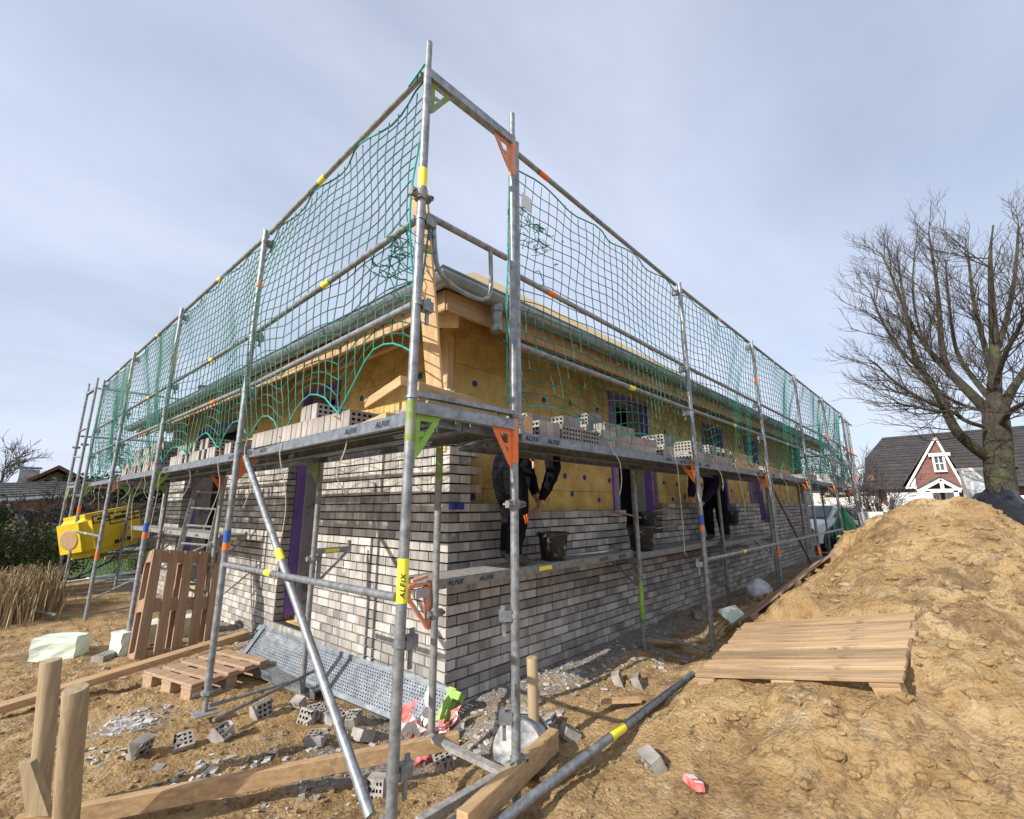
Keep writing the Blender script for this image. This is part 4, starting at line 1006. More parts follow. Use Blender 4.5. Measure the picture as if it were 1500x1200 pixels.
mb=MB(); a=at(38,1118,3.3); b=at(57,1196,3.25); R=basis(b-a,RR); 
d=(b-a).normalized(); mb.prism([a+RR*-.035,a+RR*.02,b+RR*.045,b+RR*-.06],_F*.03); single(mb,'board',M['stake'],'short pale board with nails at the foot of the left stake','board')
# ---------------- steel decks on the ground
R=basis((.249,-.967,-.06),(.61,.109,.785)); r=empty('steel_deck',V((.402,3.617,-2.02)),'perforated steel scaffold deck with green end leaning against the facade base','scaffold deck',R=R)
mb=MB(); perforated(2.53,.31,.0285,.0235,.0075,0,mb=mb); o=mb.build('perforated_sheet',M['deck'],None,recalc=False); o.parent=r; o.location=(.02,.005,0)
for y in (0,.32):
    mb=MB(); mb.box((1.285,y,-.028),(2.57,.006,.07)); mb.box((1.285,y+(.012 if y==0 else -.012),.008),(2.57,.026,.006)); mb.box((1.285,y+(.014 if y==0 else -.014),-.06),(2.5,.03,.005)); o=mb.build('side_rail',M['deck'],None); o.parent=r
for x,m_ in ((-.005,'deck'),(2.575,'green')):
    sg=-1 if x<0 else 1; mb=MB(); mb.box((x,.16,-.03),(.02,.34,.085)); mb.box((x-sg*.03,.16,.012),(.05,.34,.006))
    for y in (.03,.29): mb.box((x+sg*.035,y,.0),(.06,.055,.02)); mb.box((x+sg*.062,y,-.03),(.012,.055,.06))
    o=mb.build('end_hook',M[m_],None); o.parent=r
mb=MB(); 
a=onz(376,981,-2.02); b=onz(462,1015,-2.09); R2=basis(b-a,(0.9,.3,-.02)); r2=empty('steel_deck',a,'second steel scaffold deck half hidden beneath the leaning perforated one','scaffold deck',R=R2)
ln=(b-a).length; mb.box((ln/2,.16,0),(ln,.30,.004)); o=mb.build('deck_sheet',M['zinc_dirty'],None); o.parent=r2
mb=MB(); mb.box((ln/2,0,-.02),(ln,.006,.07)); o=mb.build('side_rail',M['deck'],None); o.parent=r2
for x in (.10,.36):
    t_=bpy.data.objects.new('lettering',TXT); col.objects.link(t_); t_.parent=o; t_.matrix_local=Matrix.Translation((x,-.004,-.038))@Matrix(((1,0,0,0),(0,0,-1,0),(0,1,0,0),(0,0,0,1)))@Matrix.Scale(.045,4)
# ---------------- loose tube on the sand
mb=MB(); a=V((2.69,-.085,-1.87)); b=V((.25,-.16,-1.92)); mb.tube([a,b],.0245,14); o=single(mb,'steel_tube',M['zinc'],'loose steel tube with yellow band lying on the sand in front of the mound','tube',smooth=True)
d=(b-a).normalized(); c=a+d*1.12; mb=MB(); mb.tube([c,c+d*.16],.0262,14,caps=False); k=mb.build('marker_band',M['yband'],None,smooth=True); k.data.transform(Matrix.Translation(-o.location)); k.parent=o
for (a,b,r_,l) in ((onz(0,890,-2.1),onz(82,905,-2.1),.02,'thin grey tube on the ground at the left edge'),(onz(312,1062,-2.0),onz(470,985,-2.0),.014,'thin rod lying between the near left upright and the leaning deck'),(onz(53,898,-2.1),onz(72,880,-2.1),.016,'short tube on the sand at far left')):
    mb=MB(); mb.tube([a+V((0,0,.03)),b+V((0,0,.04))],r_,8); single(mb,'steel_tube',M['zinc_dirty'],l,'tube',smooth=True)
timber(onz(15,865,-2.1),onz(128,849,-2.12),.10,.05,'white','long white batten on the ground beyond the left scaffolding','batten','batten')
timber(onz(128,848,-2.1),onz(200,838,-2.12),.08,.05,'white','second white batten behind the left uprights','batten','batten')
timber(onz(0,872,-2.12),onz(203,849,-2.12),.06,.03,'woodx','long thin wooden board in front of the white batten','board','board')
for i,(px,py,px2,py2) in enumerate(((150,806,204,800),(150,818,206,812),(146,838,208,832))):
    timber(onz(px,py+20,-2.15)+V((0,0,.35)),onz(px2,py2+20,-2.15)+V((0,0,.35)),.04,.09,'woodx' if i!=0 else 'white',['pale rail across the lawn behind the left scaffolding','brown board rail across the lawn behind the left scaffolding','lowest board rail in front of the lawn'][i],'board','board') if i<2 else None
# ---------------- tubs and buckets
def tub(c,r_,h,label,m='tub',R=None,z0=None):
    t=empty('mortar_tub',V(c),label,'tub',R=R); mb=MB()
    mb.lathe([(0,.006),(r_*.78,.006),(r_*.80,.012),(r_*.97,h-.004),(r_*1.0,h),(r_*.955,h-.002),(r_*.765,.018),(0,.018)],(0,0,0),32); o=mb.build('tub_body',M[m],None,smooth=True); o.parent=t
    mb=MB(); pr=[(r_*1.0,h-.025),(r_*1.07,h-.022),(r_*1.08,h-.004),(r_*1.05,h+.004),(r_*.99,h+.002)]; mb.lathe(pr,(0,0,0),32); o=mb.build('rim',M[m],None,smooth=True); o.parent=t
    mb=MB(); mb.lathe([(0,h*.8),(r_*.92,h*.8)],(0,0,0),24); o=mb.build('mortar',M['decktop'],None,smooth=False); o.parent=t
    for sg in (-1,1):
        mb=MB(); mb.tube(chaikin([(sg*r_*1.05,-.05,h-.02),(sg*(r_*1.05+.03),-.03,h-.03),(sg*(r_*1.05+.03),.03,h-.03),(sg*r_*1.05,.05,h-.02)],2),.006,6); o=mb.build('handle',M[m],None,smooth=True); o.parent=t
    return t
c1=onz(834,827,PZ_); tub((c1.x+.17,1.03,PZ_),.150,.255,'black mortar splashed tub beside the nearer worker on the low platform')
c2_=onz(1019,812,PZ_-.03); tub((c2_.x,1.02,PZ_-.03),.165,.29,'black mortar tub at the farther worker feet')
tub(RP(3.50,.02,-.89)+V((0,0,0)),.15,.27,'black tub standing in the purple lined window opening')
tub(RP(6.9,.02,-.89),.14,.25,'small dark tub in the second window opening')
R=basis((0.35,.2,.92),(.4,-.9,0)); 
tt=tub(onz(757,1098,-1.93),.185,.30,'overturned mortar caked tub lying behind the near right upright',m='tubgrey',R=basis((.25,.35,.9),(.55,-.75,.1)))
# blue line block at the brick corner
mb=MB(); p=RP(.06,-.03,-.53); mb.box(p,(.13,.05,.055)); mb.box(p+V((0,-.03,.01)),(.05,.03,.03)); single(mb,'line_block',M['blue'],'blue mason line block clipped to the brick corner','line block')
for i,(s0,z0,s1,z1) in enumerate(((2.55,-.60,3.25,-.70),(3.55,-.62,4.15,-.56),(3.6,-.69,4.2,-.66),(3.62,-.85,4.1,-.82))):
    timber(RP(s0,-.05,z0),RP(s1,-.03-.03*i,z1),.03,.02,'stake','thin lath laid across the purple lined window opening','lath','lath','laths across the window opening')
# ---------------- bricks and fragments on the ground
def frag_mesh(seed,L_=.13,W_=.115,H_=.07):
    o=brick_mesh(3,3,L_,W_,H_,'brick_fragment'); q_=random.Random(seed); bm=bmesh.new(); bm.from_mesh(o.data)
    bmesh.ops.remove_doubles(bm,verts=bm.verts[:],dist=.0005)
    for v in bm.verts:
        if v.co.x>L_*.2: v.co.x+=q_.uniform(-.03,.03)*(1 if v.co.y>0 else .4); v.co.z+=q_.uniform(-.008,.004)
    bm.to_mesh(o.data); bm.free(); return o
FR=[frag_mesh(i,.07+.025*i) for i in range(4)]
gfr='broken bricks on the sand'
frs=[(440,1032),(462,1040),(450,1052),(490,1052),(515,1056),(530,1076),(463,1080),(383,1040),(326,1073),(270,1087),(205,1097),(650,1108),(556,1150)]
for i,(px,py) in enumerate(frs):
    p=onz(px,py,-2.0); zz=gz(p.x,p.y); p=onz(px,py,zz+.03); zz=gz(p.x,p.y)
    R=rz(rq.uniform(0,6.28))@Matrix.Rotation(rq.choice([0,.4,1.57,1.2,-.5])+rq.uniform(-.2,.2),3,'X')
    o=put_brick(V((p.x,p.y,zz+.035)),R,'broken grey perforated brick on the sand near the leaning steel deck',gfr,proto=FR[i%4],cat='brick fragment')
for px,py,l,pr,ti in ((806,1062,'perforated brick standing on the sand right of the slim stake',0,1.3),(836,1076,'plain grey brick tilted on the sand right of the slim stake',0,.5),(155,962,'whole perforated brick lying alone on the sand at left',None,0),(905,997,'small brick piece below the shaded facade',1,1.2),(934,1000,'broken brick with open holes below the shaded facade',2,1.2),(957,1118,'jagged fork shaped brick fragment in the foreground sand',3,1.1),(1022,900,'grey brick by the foot of the second right upright',None,.1),(322,1078,'brick piece near the foot of the left upright',0,.6),(1033,893,'small brick standing by the second right upright',1,1.4)):
    p=onz(px,py,-1.97); 
    for _ in range(4): p=onz(px,py,gz(p.x,p.y)+.03)
    put_brick(p,rz(rq.uniform(-.4,.5)+.7)@Matrix.Rotation(ti,3,'X'),l,None,proto=(FR[pr] if pr is not None else None))
for o in FR: bpy.data.objects.remove(o)
# foam blocks
def blob(c,d,R,seed,m,name,label,cat,cuts=3,amp=.01):
    o=MB(); o.box((0,0,0),d); o=o.build(name,M[m],None); bm=bmesh.new(); bm.from_mesh(o.data); bmesh.ops.subdivide_edges(bm,edges=bm.edges[:],cuts=cuts,use_grid_fill=True); q_=random.Random(seed)
    for v in bm.verts: v.co+=V((q_.uniform(-amp,amp),q_.uniform(-amp,amp),q_.uniform(-amp,amp)))
    bm.to_mesh(o.data); bm.free(); o.location=c; o.rotation_euler=R.to_euler(); return tag(o,label,cat)
def gp_(px,py,h=0):
    p=onz(px,py,-2.0)
    for _ in range(5): p=onz(px,py,gz(p.x,p.y)+h)
    return p
blob(gp_(89,947,.10),(.42,.22,.22),rz(-.6),1,'foam','foam_block','pale green foam block alone on the sand at far left','foam block')
blob(gp_(190,940,.12),(.26,.25,.24),rz(.3),2,'foam','foam_block','pale green foam block left of the upright pallet','foam block')
blob(gp_(262,918,.12),(.8,.3,.22),rz(.2),3,'foam','foam_block','long pale green foam slab seen behind the upright pallet','foam block')
p=gp_(1078,905,.06); R=basis((.9,-.3,.1),(.1,.75,.6)); blob(p,(.30,.30,.03),R,4,'foam','foam_sheet','pale torn foam sheet below the tilted pallet','foam sheet',amp=.006)
# crumpled packet, plastic film, bags
mb=MB(); p=gp_(1016,1146,.02); R=rz(.95)@Matrix.Rotation(.15,3,'X')@Matrix.Rotation(.12,3,'Y'); mb.box(p,(.125,.052,.034),R,taper=.86); o=single(mb,'drink_packet',M['red'],'crushed red and white packet on the foreground sand','packet')
mb=MB(); mb.box(p+R@V((.02,0,.019)),(.045,.045,.002),R); mb.box(p+R@V((-.045,0,.019)),(.02,.04,.002),R); k=mb.build('white_print',M['white'],None); k.data.transform(Matrix.Translation(-o.location)); k.parent=o
def film(label,c,n,seed,sp,m='red',m2='white',name='barrier_tape'):
    q_=random.Random(seed); mb=MB()
    for i in range(n):
        p=V(c)+V((q_.gauss(0,sp[0]),q_.gauss(0,sp[1]),q_.uniform(0,sp[2]))); pts=[p]; d=V((q_.uniform(-1,1),q_.uniform(-1,1),q_.uniform(-.9,.3))).normalized()
        w=V((q_.uniform(-1,1),q_.uniform(-1,1),q_.uniform(-1,1))).normalized()*.022; mb.mi=i%2
        for k in range(8):
            d=(d+V((q_.gauss(0,.5),q_.gauss(0,.5),q_.gauss(0,.4)))).normalized(); p2=p+d*.03; w2=(w+V((q_.gauss(0,.006),q_.gauss(0,.006),q_.gauss(0,.006))))
            mb.quad(p-w,p+w,p2+w2,p2-w2); p,w=p2,w2
    return single(mb,name,[M[m],M[m2]],label,'barrier tape')
film('red and white barrier tape bunched at the foot of the near inner upright',gp_(628,1100,.0)+V((0,0,.0)),34,4,(.045,.05,.17))
def bag(c,d,seed,m,label,cat='bag',name='plastic_bag',sub=3,amp=.12,topn=.6,R=None):
    bm=bmesh.new(); bmesh.ops.create_icosphere(bm,subdivisions=sub+1,radius=.5)
    for v in bm.verts:
        n=v.co.normalized(); k=1+amp*mnoise.noise(n*2.2+V((seed,0,0)))+amp*.8*abs(mnoise.noise(n*5+V((0,seed,0))))+amp*.25*mnoise.noise(n*14)
        v.co=n*.5*k; 
        if v.co.z>.2: v.co.x*=topn+(1-topn)*(1-(v.co.z-.2)/.35); v.co.y*=topn+(1-topn)*(1-(v.co.z-.2)/.35)
        v.co.z=max(v.co.z,-.4)
        v.co=V((v.co.x*d[0],v.co.y*d[1],(v.co.z+.4)*d[2]*1.05))
    me=bpy.data.meshes.new(name); bm.to_mesh(me); bm.free(); me.materials.append(M[m]); me.polygons.foreach_set('use_smooth',[True]*len(me.polygons))
    o=bpy.data.objects.new(name,me); col.objects.link(o); o.location=c; 
    if R: o.rotation_euler=R.to_euler()
    return tag(o,label,cat)
M['bagblack']=mat('black_bag_film',(.004,.004,.005),(.010,.010,.011),rough=.16,scale=5,bump=.9,bscale=7,bdist=.05)
M['baggreen']=mat('green_bag_film',(.02,.20,.06),(.05,.36,.13),rough=.4,scale=5,bump=.4,bscale=14,bdist=.02)
M['bagwhite']=mat('white_bag_film',(.42,.42,.44),(.7,.7,.72),rough=.5,scale=12,bump=.6,bscale=18,bdist=.02)
bag(V((6.15,.42,gz(6.15,.42)-.02)),(.42,.34,.30),3,'bagwhite','crumpled white plastic bag at the foot of an upright by the facade')
bag(gp_(722,1126,.0)-V((0,0,.03)),(.09,.08,.07),4,'bagwhite','small white crumpled scrap on the sand, bottom centre','scrap')
# ladder
tl,tr=at(292,697,7.6),at(331,698,7.45); bl_,br_=at(246,868,7.0),at(291,872,6.9)
lad=empty('ladder',(bl_+br_)/2,'aluminium ladder leaning up to the deck in front of the far opening','ladder')
for a,b in ((tl,bl_),(tr,br_)): mb=MB(); mb.beam(a,b,.03,.06,up=(1,0,0)); mb.build('ladder_rail',M['zinc_dirty'],lad)
for k in range(1,7): mb=MB(); mb.tube([tl.lerp(bl_,k/6.5),tr.lerp(br_,k/6.5)],.016,8); mb.build('rung',M['zinc_dirty'],lad)
for o in (BR,BRH): bpy.data.objects.remove(o)
# ------------------------------------------------------------------ the two bricklayers
def person(base,mir,label,jm,near=-1,reach=(.60,-.10,.56),seed=0):
    sx=-1 if mir else 1
    nodes={}; edges=[]; rad={}
    def nd(n,p,r,par=None):
        nodes[n]=V((p[0]*sx,p[1],p[2])); rad[n]=r
        if par: edges.append((par,n))
    nd('pelvis',(-.02,0,.92),(.185,.185)); nd('waist',(.07,0,1.02),(.13,.155),'pelvis'); nd('chest',(.26,.01,1.12),(.14,.17),'waist'); nd('upper',(.40,.01,1.17),(.12,.15),'chest')
    nd('neck',(.50,.01,1.20),(.058,.058),'upper'); nd('jaw',(.565,.01,1.19),(.072,.078),'neck'); nd('skull',(.63,.01,1.24),(.090,.082),'jaw')
    nd('crown',(.67,.01,1.28),(.06,.058),'skull')
    for sd,y,kx,ax in (('n',-.095,.05,-.02),('f',.085,.15,.10)):
        nd('hip'+sd,(.0,y,.84),(.155,.12),'pelvis'); nd('thigh'+sd,(kx*.5,y,.66),(.135,.11),'hip'+sd); nd('knee'+sd,(kx,y,.48),(.110,.094),'thigh'+sd)
        nd('shin'+sd,(kx*.6+ax*.4,y,.30),(.105,.09),'knee'+sd); nd('cuff'+sd,(ax,y,.13),(.095,.085),'shin'+sd); nd('ankle'+sd,(ax,y,.085),(.048,.045),'cuff'+sd)
        nd('ball'+sd,(ax+.13,y-.005,.045),(.036,.046),'ankle'+sd); nd('toe'+sd,(ax+.19,y-.005,.040),(.028,.038),'ball'+sd); nd('heel'+sd,(ax-.055,y,.045),(.038,.036),'ankle'+sd)
    for sd,y,hx in (('n',-.17,reach),('f',.16,(reach[0]+.10,.08,reach[2]+.06))):
        nd('sho'+sd,(.40,y,1.14),(.095,.09),'upper'); el=(.45,y*1.05,.84); nd('elb'+sd,el,(.080,.074),'sho'+sd)
        wr=hx; nd('wri'+sd,wr,(.050,.046),'elb'+sd); d=(V(wr)-V(el)).normalized()
        pm=V(wr)+d*.06; nd('palm'+sd,pm,(.030,.020),'wri'+sd)
        for k in range(4):
            o=V((0,(k-1.5)*.021,0)); b0=pm+d*.04+o; nd('f%d%s'%(k,sd),b0,(.0095,.009),'palm'+sd); b1=b0+d*(.032-.003*abs(k-1.5))+V((.006,0,-.004)); nd('g%d%s'%(k,sd),b1,(.0085,.008),'f%d%s'%(k,sd)); b2=b1+d*.022+V((-.014,0,-.006)); nd('h%d%s'%(k,sd),b2,(.007,.007),'g%d%s'%(k,sd))
        t0=pm+V((.012,-.034,-.005)); nd('t0'+sd,t0,(.011,.010),'palm'+sd); nd('t1'+sd,t0+d*.03+V((.0,-.010,0)),(.009,.008),'t0'+sd)
    names=list(nodes); idx={n:i for i,n in enumerate(names)}
    me=bpy.data.meshes.new('person_body'); me.from_pydata([nodes[n] for n in names],[(idx[a],idx[b]) for a,b in edges],[]); o=bpy.data.objects.new('person_tmp',me); col.objects.link(o)
    sk=o.modifiers.new('s','SKIN'); sk.branch_smoothing=.6
    for i,n in enumerate(names): me.skin_vertices[0].data[i].radius=rad[n]
    me.skin_vertices[0].data[idx['pelvis']].use_root=True
    ss=o.modifiers.new('ss','SUBSURF'); ss.levels=2; ss.render_levels=2
    bpy.context.view_layer.update(); dg=bpy.context.evaluated_depsgraph_get(); m2=bpy.data.meshes.new_from_object(o.evaluated_get(dg)); bpy.data.objects.remove(o)
    # cloth folds and zones
    for n_ in (jm,'cloth','skin','boot'): m2.materials.append(M[n_])
    for v in m2.vertices:
        c=v.co; s_=c.x*sx
        if .13<c.z<1.1 and abs(c.y)<.3:
            k=.010*mnoise.noise(V((s_*6,c.y*6,c.z*16+seed)))+.006*mnoise.noise(V((s_*14,c.y*14,c.z*26+seed))); n_=v.normal; v.co=c+n_*k
    NP={n:nodes[n] for n in names}
    for f in m2.polygons:
        c=f.center; best=min(NP,key=lambda n:(NP[n]-c).length); f.use_smooth=True
        if best[:4] in('palm',) or best[0] in 'fght' and best[1] in '0123' or best in('neck','jaw','skull','crown'): z=2
        elif best[:4] in ('ball','heel') or best[:3]=='toe' or best.startswith('ankle'): z=3
        elif best in('waist','chest','upper') or best[:3] in('sho','elb','wri'): z=0
        else: z=1
        f.material_index=z
    m2.name='person'; p=bpy.data.objects.new('person',m2); col.objects.link(p); p.location=base; tag(p,label,'worker')
    # face, hair, cap
    hd=nodes['skull']; fw=V((.72*sx,0,-.62)).normalized(); up=V((.6*sx,0,.8)).normalized(); sd_=fw.cross(up)
    mb=MB()
    for s_ in (-1,1): mb.lathe([(0,.008),(.006,.006),(.009,0)],hd+fw*.090+up*.005+sd_*(.031*s_),8,R=fw.to_track_quat('Z','Y').to_matrix())
    mb.build('eyes',M['ink'],p,world=False)
    mb=MB(); mb.prism([hd+fw*.088+up*.01,hd+fw*.118+up*-.032,hd+fw*.088+up*-.04],sd_*.016); mb.build('nose',M['skin'],p,world=False,smooth=True)
    mb=MB(); mb.box(hd+fw*.082-up*.065,(.006,.045,.008),R=Matrix((fw,sd_,up)).transposed()); mb.build('mouth',M['red'],p,world=False)
    for s_ in (-1,1): mb=MB(); mb.lathe([(.0,.010),(.018,.006),(.026,0),(.016,-.008)],hd+sd_*(.083*s_)-up*.02-fw*.005,10,R=sd_.to_track_quat('Z','Y').to_matrix()); mb.build('ear',M['skin'],p,world=False,smooth=True)
    mb=MB(); n=18
    R=Matrix((fw,sd_,up)).transposed(); mb.lathe([(.104,-.01),(.108,.02),(.100,.06),(.07,.092),(.03,.104),(0,.106)],hd,20,R=R); mb.prism([hd+fw*.09+up*.025+sd_*.06,hd+fw*.175+up*.015+sd_*.045,hd+fw*.175+up*.015-sd_*.045,hd+fw*.09+up*.025-sd_*.06],up*.006)
    mb.build('cap',M[jm],p,world=False,smooth=True)
    mb=MB()
    for z,y in ((.48,-.18),): pass
    return p,nodes
pw=person(V((1.67,1.02,PZ_+.002)),False,'person in black trousers bending over the low wall beside the mortar tub','cloth',reach=(.36,-.10,.58),seed=1)
p_=pw[0]
# orange trim, label patch
mb=MB(); mb.beam((.155,-.138,.93),(.215,-.150,.86),.006,.012); mb.build('orange_trim',M['oband'],p_,world=False)
mb=MB(); mb.beam((.000,-.208,.43),(.018,-.208,.36),.008,.012); mb.beam((.030,-.206,.44),(.048,-.204,.37),.008,.012); mb.build('orange_trim',M['oband'],p_,world=False)
mb=MB(); mb.beam((.155,-.175,.90),(.157,-.172,.84),.006,.028); mb.build('tag_label',M['white'],p_,world=False)
w2=ony(1052,775,1.02)
pw2=person(V((w2.x,1.02,PZ_-.06)),True,'person in navy jacket laying bricks farther along the low platform','navy',reach=(.64,-.06,.62),seed=4)
# trowel held by the second worker
hd=V((w2.x,1.02,PZ_-.06))+pw2[1]['palmn']; tw_=empty('trowel',hd,'pointed steel trowel in the hand of the farther worker','trowel'); mb=MB(); mb.tube([hd+V((.05,0,.02)),hd+V((-.05,0,-.0))],.013,8); mb.build('handle',M['woodx'],tw_,smooth=True)
mb=MB(); mb.tube([hd+V((-.05,0,0)),hd+V((-.08,0,-.03)),hd+V((-.09,0,-.05))],.005,6); mb.prism([hd+V((-.09,-.06,-.05)),hd+V((-.09,.06,-.05)),hd+V((-.24,0,-.06))],(0,0,.004)); mb.build('blade',M['zinc'],tw_)
# ------------------------------------------------------------------ surroundings
# lawn and drive
def sheet(name,poly,m): mb=MB(); mb.quad(*poly); o=mb.build(name,M[m],None); tag(o,kind='structure'); return o
lx=np.linspace(-2,16,60); ly=np.linspace(13.5,34,50); Xl,Yl=np.meshgrid(lx,ly,indexing='ij'); Zl=terr(Xl,Yl,False)+.06+.05*perlin(Xl*.8,Yl*.8,31)+.05*perlin(Xl*4,Yl*4,32)
tag(grid_mesh('lawn',Xl,Yl,Zl,M['lawn']),kind='structure')
M['gravel']=mat('gravel_drive',(.20,.19,.18),(.34,.32,.30),rough=.95,scale=30,bump=.4)
dx_=np.linspace(15.5,60,40); dy_=np.linspace(-22,16,40); Xd,Yd=np.meshgrid(dx_,dy_,indexing='ij'); tag(grid_mesh('driveway',Xd,Yd,terr(Xd,Yd,False)+.05,M['gravel']),kind='structure')
# grass blades on the lawn edge
gb=MB(); q_=random.Random(4)
for i in range(5200):
    x=q_.uniform(-2,7); y=q_.uniform(13.3,22); z=float(terr(np.array([x]),np.array([y]),False)[0])+.05 if i%8==0 else z if i else -2.2
    h=q_.uniform(.06,.16); a=q_.uniform(0,6.28); w_=.012; dx1,dy1=math.cos(a)*w_,math.sin(a)*w_; lx1,ly1=q_.gauss(0,.03),q_.gauss(0,.03)
    gb.quad((x-dx1,y-dy1,z),(x+dx1,y+dy1,z),(x+lx1,y+ly1,z+h))
tag(gb.build('grass',M['lawn'],None,recalc=False),'short grass blades on the lawn behind the left scaffolding','grass',kind='stuff')
# dry reeds at the left edge
M['reed']=mat('dry_reed',(.20,.145,.07),(.45,.35,.20),rough=.9,scale=2,island=.35)
def reeds(c,n,rx,ry,h,label,seed):
    q_=random.Random(seed); mb=MB(); c=V(c)
    for i in range(n):
        x=c.x+q_.gauss(0,rx); y=c.y+q_.gauss(0,ry); z=float(terr(np.array([x]),np.array([y]),False)[0]) if i%10==0 else z
        hh=h*q_.uniform(.45,1.05); lx=q_.gauss(0,.13)*hh; ly=q_.gauss(0,.13)*hh; w_=q_.uniform(.003,.009); a=q_.uniform(0,3.14); u=V((math.cos(a)*w_,math.sin(a)*w_,0)); p0=V((x,y,z)); p1=p0+V((lx*.3,ly*.3,hh*.5)); p2=p0+V((lx,ly,hh)); p3=p2+V((lx*.6,ly*.6,-hh*.12*q_.random()))
        mb.quad(p0-u,p0+u,p1+u,p1-u); mb.quad(p1-u,p1+u,p2+u*.6,p2-u*.6); mb.quad(p2-u*.8,p2+u*.8,p3)
    return tag(own_origin(mb.build('reed_clump',M['reed'],None,recalc=False)),label,'reeds')
reeds(at(8,852,10.5),1000,.24,.45,.72,'clump of dry straw coloured reeds at the left edge',1)
reeds(at(62,850,11.3),380,.14,.35,.70,'clump of dry reeds directly left of the yellow pack',2)
# leaf based shrubs and hedges
M['hedge']=mat('hedge_leaf',(.035,.06,.015),(.10,.14,.04),rough=.8,scale=1.2,island=.4)
M['conifer']=mat('conifer_leaf',(.018,.034,.012),(.05,.075,.028),rough=.9,scale=1.2,island=.35)
M['lime']=mat('yellow_green_leaf',(.16,.19,.03),(.28,.30,.06),rough=.8,scale=1.2,island=.3)
M['twig']=mat('bare_twigs',(.035,.027,.023),(.085,.065,.056),rough=.9,scale=4)
M['bark']=mat('beech_bark',(.026,.021,.016),(.068,.058,.042),rough=.95,scale=9,stretch=(3,3,1),bump=.9,bscale=14,bdist=.03,dirt=((.075,.085,.035),4,.5,.62))
def shrub(name,c,rx,ry,h,n,m,label,cat,seed,ls=.05,trunk=True):
    q_=random.Random(seed); r=empty(name,V(c),label,cat); mb=MB(); c=V(c)
    for i in range(n):
        th=q_.uniform(0,6.28); u=q_.uniform(-1,1); rr=q_.random()**.33*(.8+.35*mnoise.noise(V((math.cos(th)*2,math.sin(th)*2,u*2+seed))))
        p=c+V((rx*rr*math.cos(th)*math.sqrt(1-u*u),ry*rr*math.sin(th)*math.sqrt(1-u*u),h*.5+h*.5*rr*u)); a=V((q_.gauss(0,1),q_.gauss(0,1),q_.gauss(0,.6))).normalized()*ls*q_.uniform(.6,1.3); b=V((q_.gauss(0,1),q_.gauss(0,1),q_.gauss(0,1))).normalized()*ls*.45
        mb.quad(p,p+a*.5+b,p+a,p+a*.5-b)
    mb.build('foliage',M[m],r,recalc=False)
    if trunk:
        mb=MB()
        for k in range(5): 
            g=k*1.25; mb.tube([c+V((.03*math.cos(g),.03*math.sin(g),-.05)),c+V((rx*.3*math.cos(g),ry*.3*math.sin(g),h*.45)),c+V((rx*.6*math.cos(g),ry*.6*math.sin(g),h*.75))],.03,6,r2=.008)
        mb.build('stem',M['twig'],r)
    return r
def gat(u,v,t,dz=0): p=at(u,v,t); return V((p.x,p.y,float(terr(np.array([p.x]),np.array([p.y]),False)[0])+dz))
shrub('hedge',gat(48,790,13.5),1.2,.6,1.5,6500,'hedge','rounded green garden hedge in front of the neighbouring bungalow','hedge',5,.055)
shrub('conifer',gat(-62,790,13),.8,.7,2.4,4500,'conifer','dark conifer cut by the left edge of the view','conifer',6,.07)
shrub('round_shrub',gat(212,800,15.5),.32,.32,.5,1100,'lime','small round yellow green shrub on the lawn','shrub',7,.04)
# bare trees by recursive branching
def bare_tree(name,base,h,r,label,seed,limbs,levels=4,twr=.004,spread=.9,crown=1.0,lowstart=.38,leafy=False,tilt=(0,0),kids=(5,4,4,3),trunkm='bark'):
    q_=random.Random(seed); root=empty(name,V(base),label,'tree'); base=V(base)
    mt=MB(); mc=MB(); mw=MB()
    tr=[base+V((0,0,-.2))]; 
    n=9
    for k in range(1,n+1): f=k/n; tr.append(base+V((tilt[0]*f*h+.05*h*.15*q_.gauss(0,1),tilt[1]*f*h+.05*h*.15*q_.gauss(0,1),h*lowstart*1.9*f)))
    tr=chaikin(tr,2); rt=lambda f:r*(1.25-.25*min(1,f*5) if f<.2 else 1-.88*((f-.2)/.8))
    mt.tube(tr,rt,14)
    def grow(p,d,L_,rad,lev,mbx):
        seg=5 if lev<2 else 3; pts=[p]; dd=d.copy()
        up=V((0,0,1))
        for k in range(seg):
            dd=(dd+V((q_.gauss(0,.16),q_.gauss(0,.16),q_.gauss(0,.10)))+up*(.10 if lev<2 else .06)).normalized(); pts.append(pts[-1]+dd*(L_/seg))
        mb_=mt if lev==0 else (mc if lev<3 else mw)
        mb_.tube(pts,max(rad,twr),[8,6,4,3,3][min(lev,4)],r2=max(rad*.35,twr*.7),caps=False)
        if lev>=levels: return
        nk=kids[min(lev,len(kids)-1)]
        for k in range(nk):
            f=.28+.72*(k+q_.random())/nk; i=min(int(f*seg),seg-1); pp=pts[i].lerp(pts[i+1],f*seg-i) if f<1 else pts[-1]
            a=V((q_.gauss(0,1),q_.gauss(0,1),q_.gauss(0,.8))); a=(a-dd*a.dot(dd)).normalized(); nd_=(dd*(.75)+a*spread*.62).normalized()
            grow(pp,nd_,L_*q_.uniform(.48,.70),rad*.52,lev+1,mbx)
    for (f,az,el,L_) in limbs:
        i=f*(len(tr)-1); p=tr[int(i)]; az=math.radians(az); el=math.radians(el)
        grow(p,V((math.cos(az)*math.cos(el),math.sin(az)*math.cos(el),math.sin(el))),L_*crown,r*(.50-.25*f),0,mc)
    mt.build('trunk',M[trunkm],root,smooth=True,recalc=False); mc.build('crown',M[trunkm],root,recalc=False); mw.build('twigs',M['twig'],root,recalc=False)
    return root
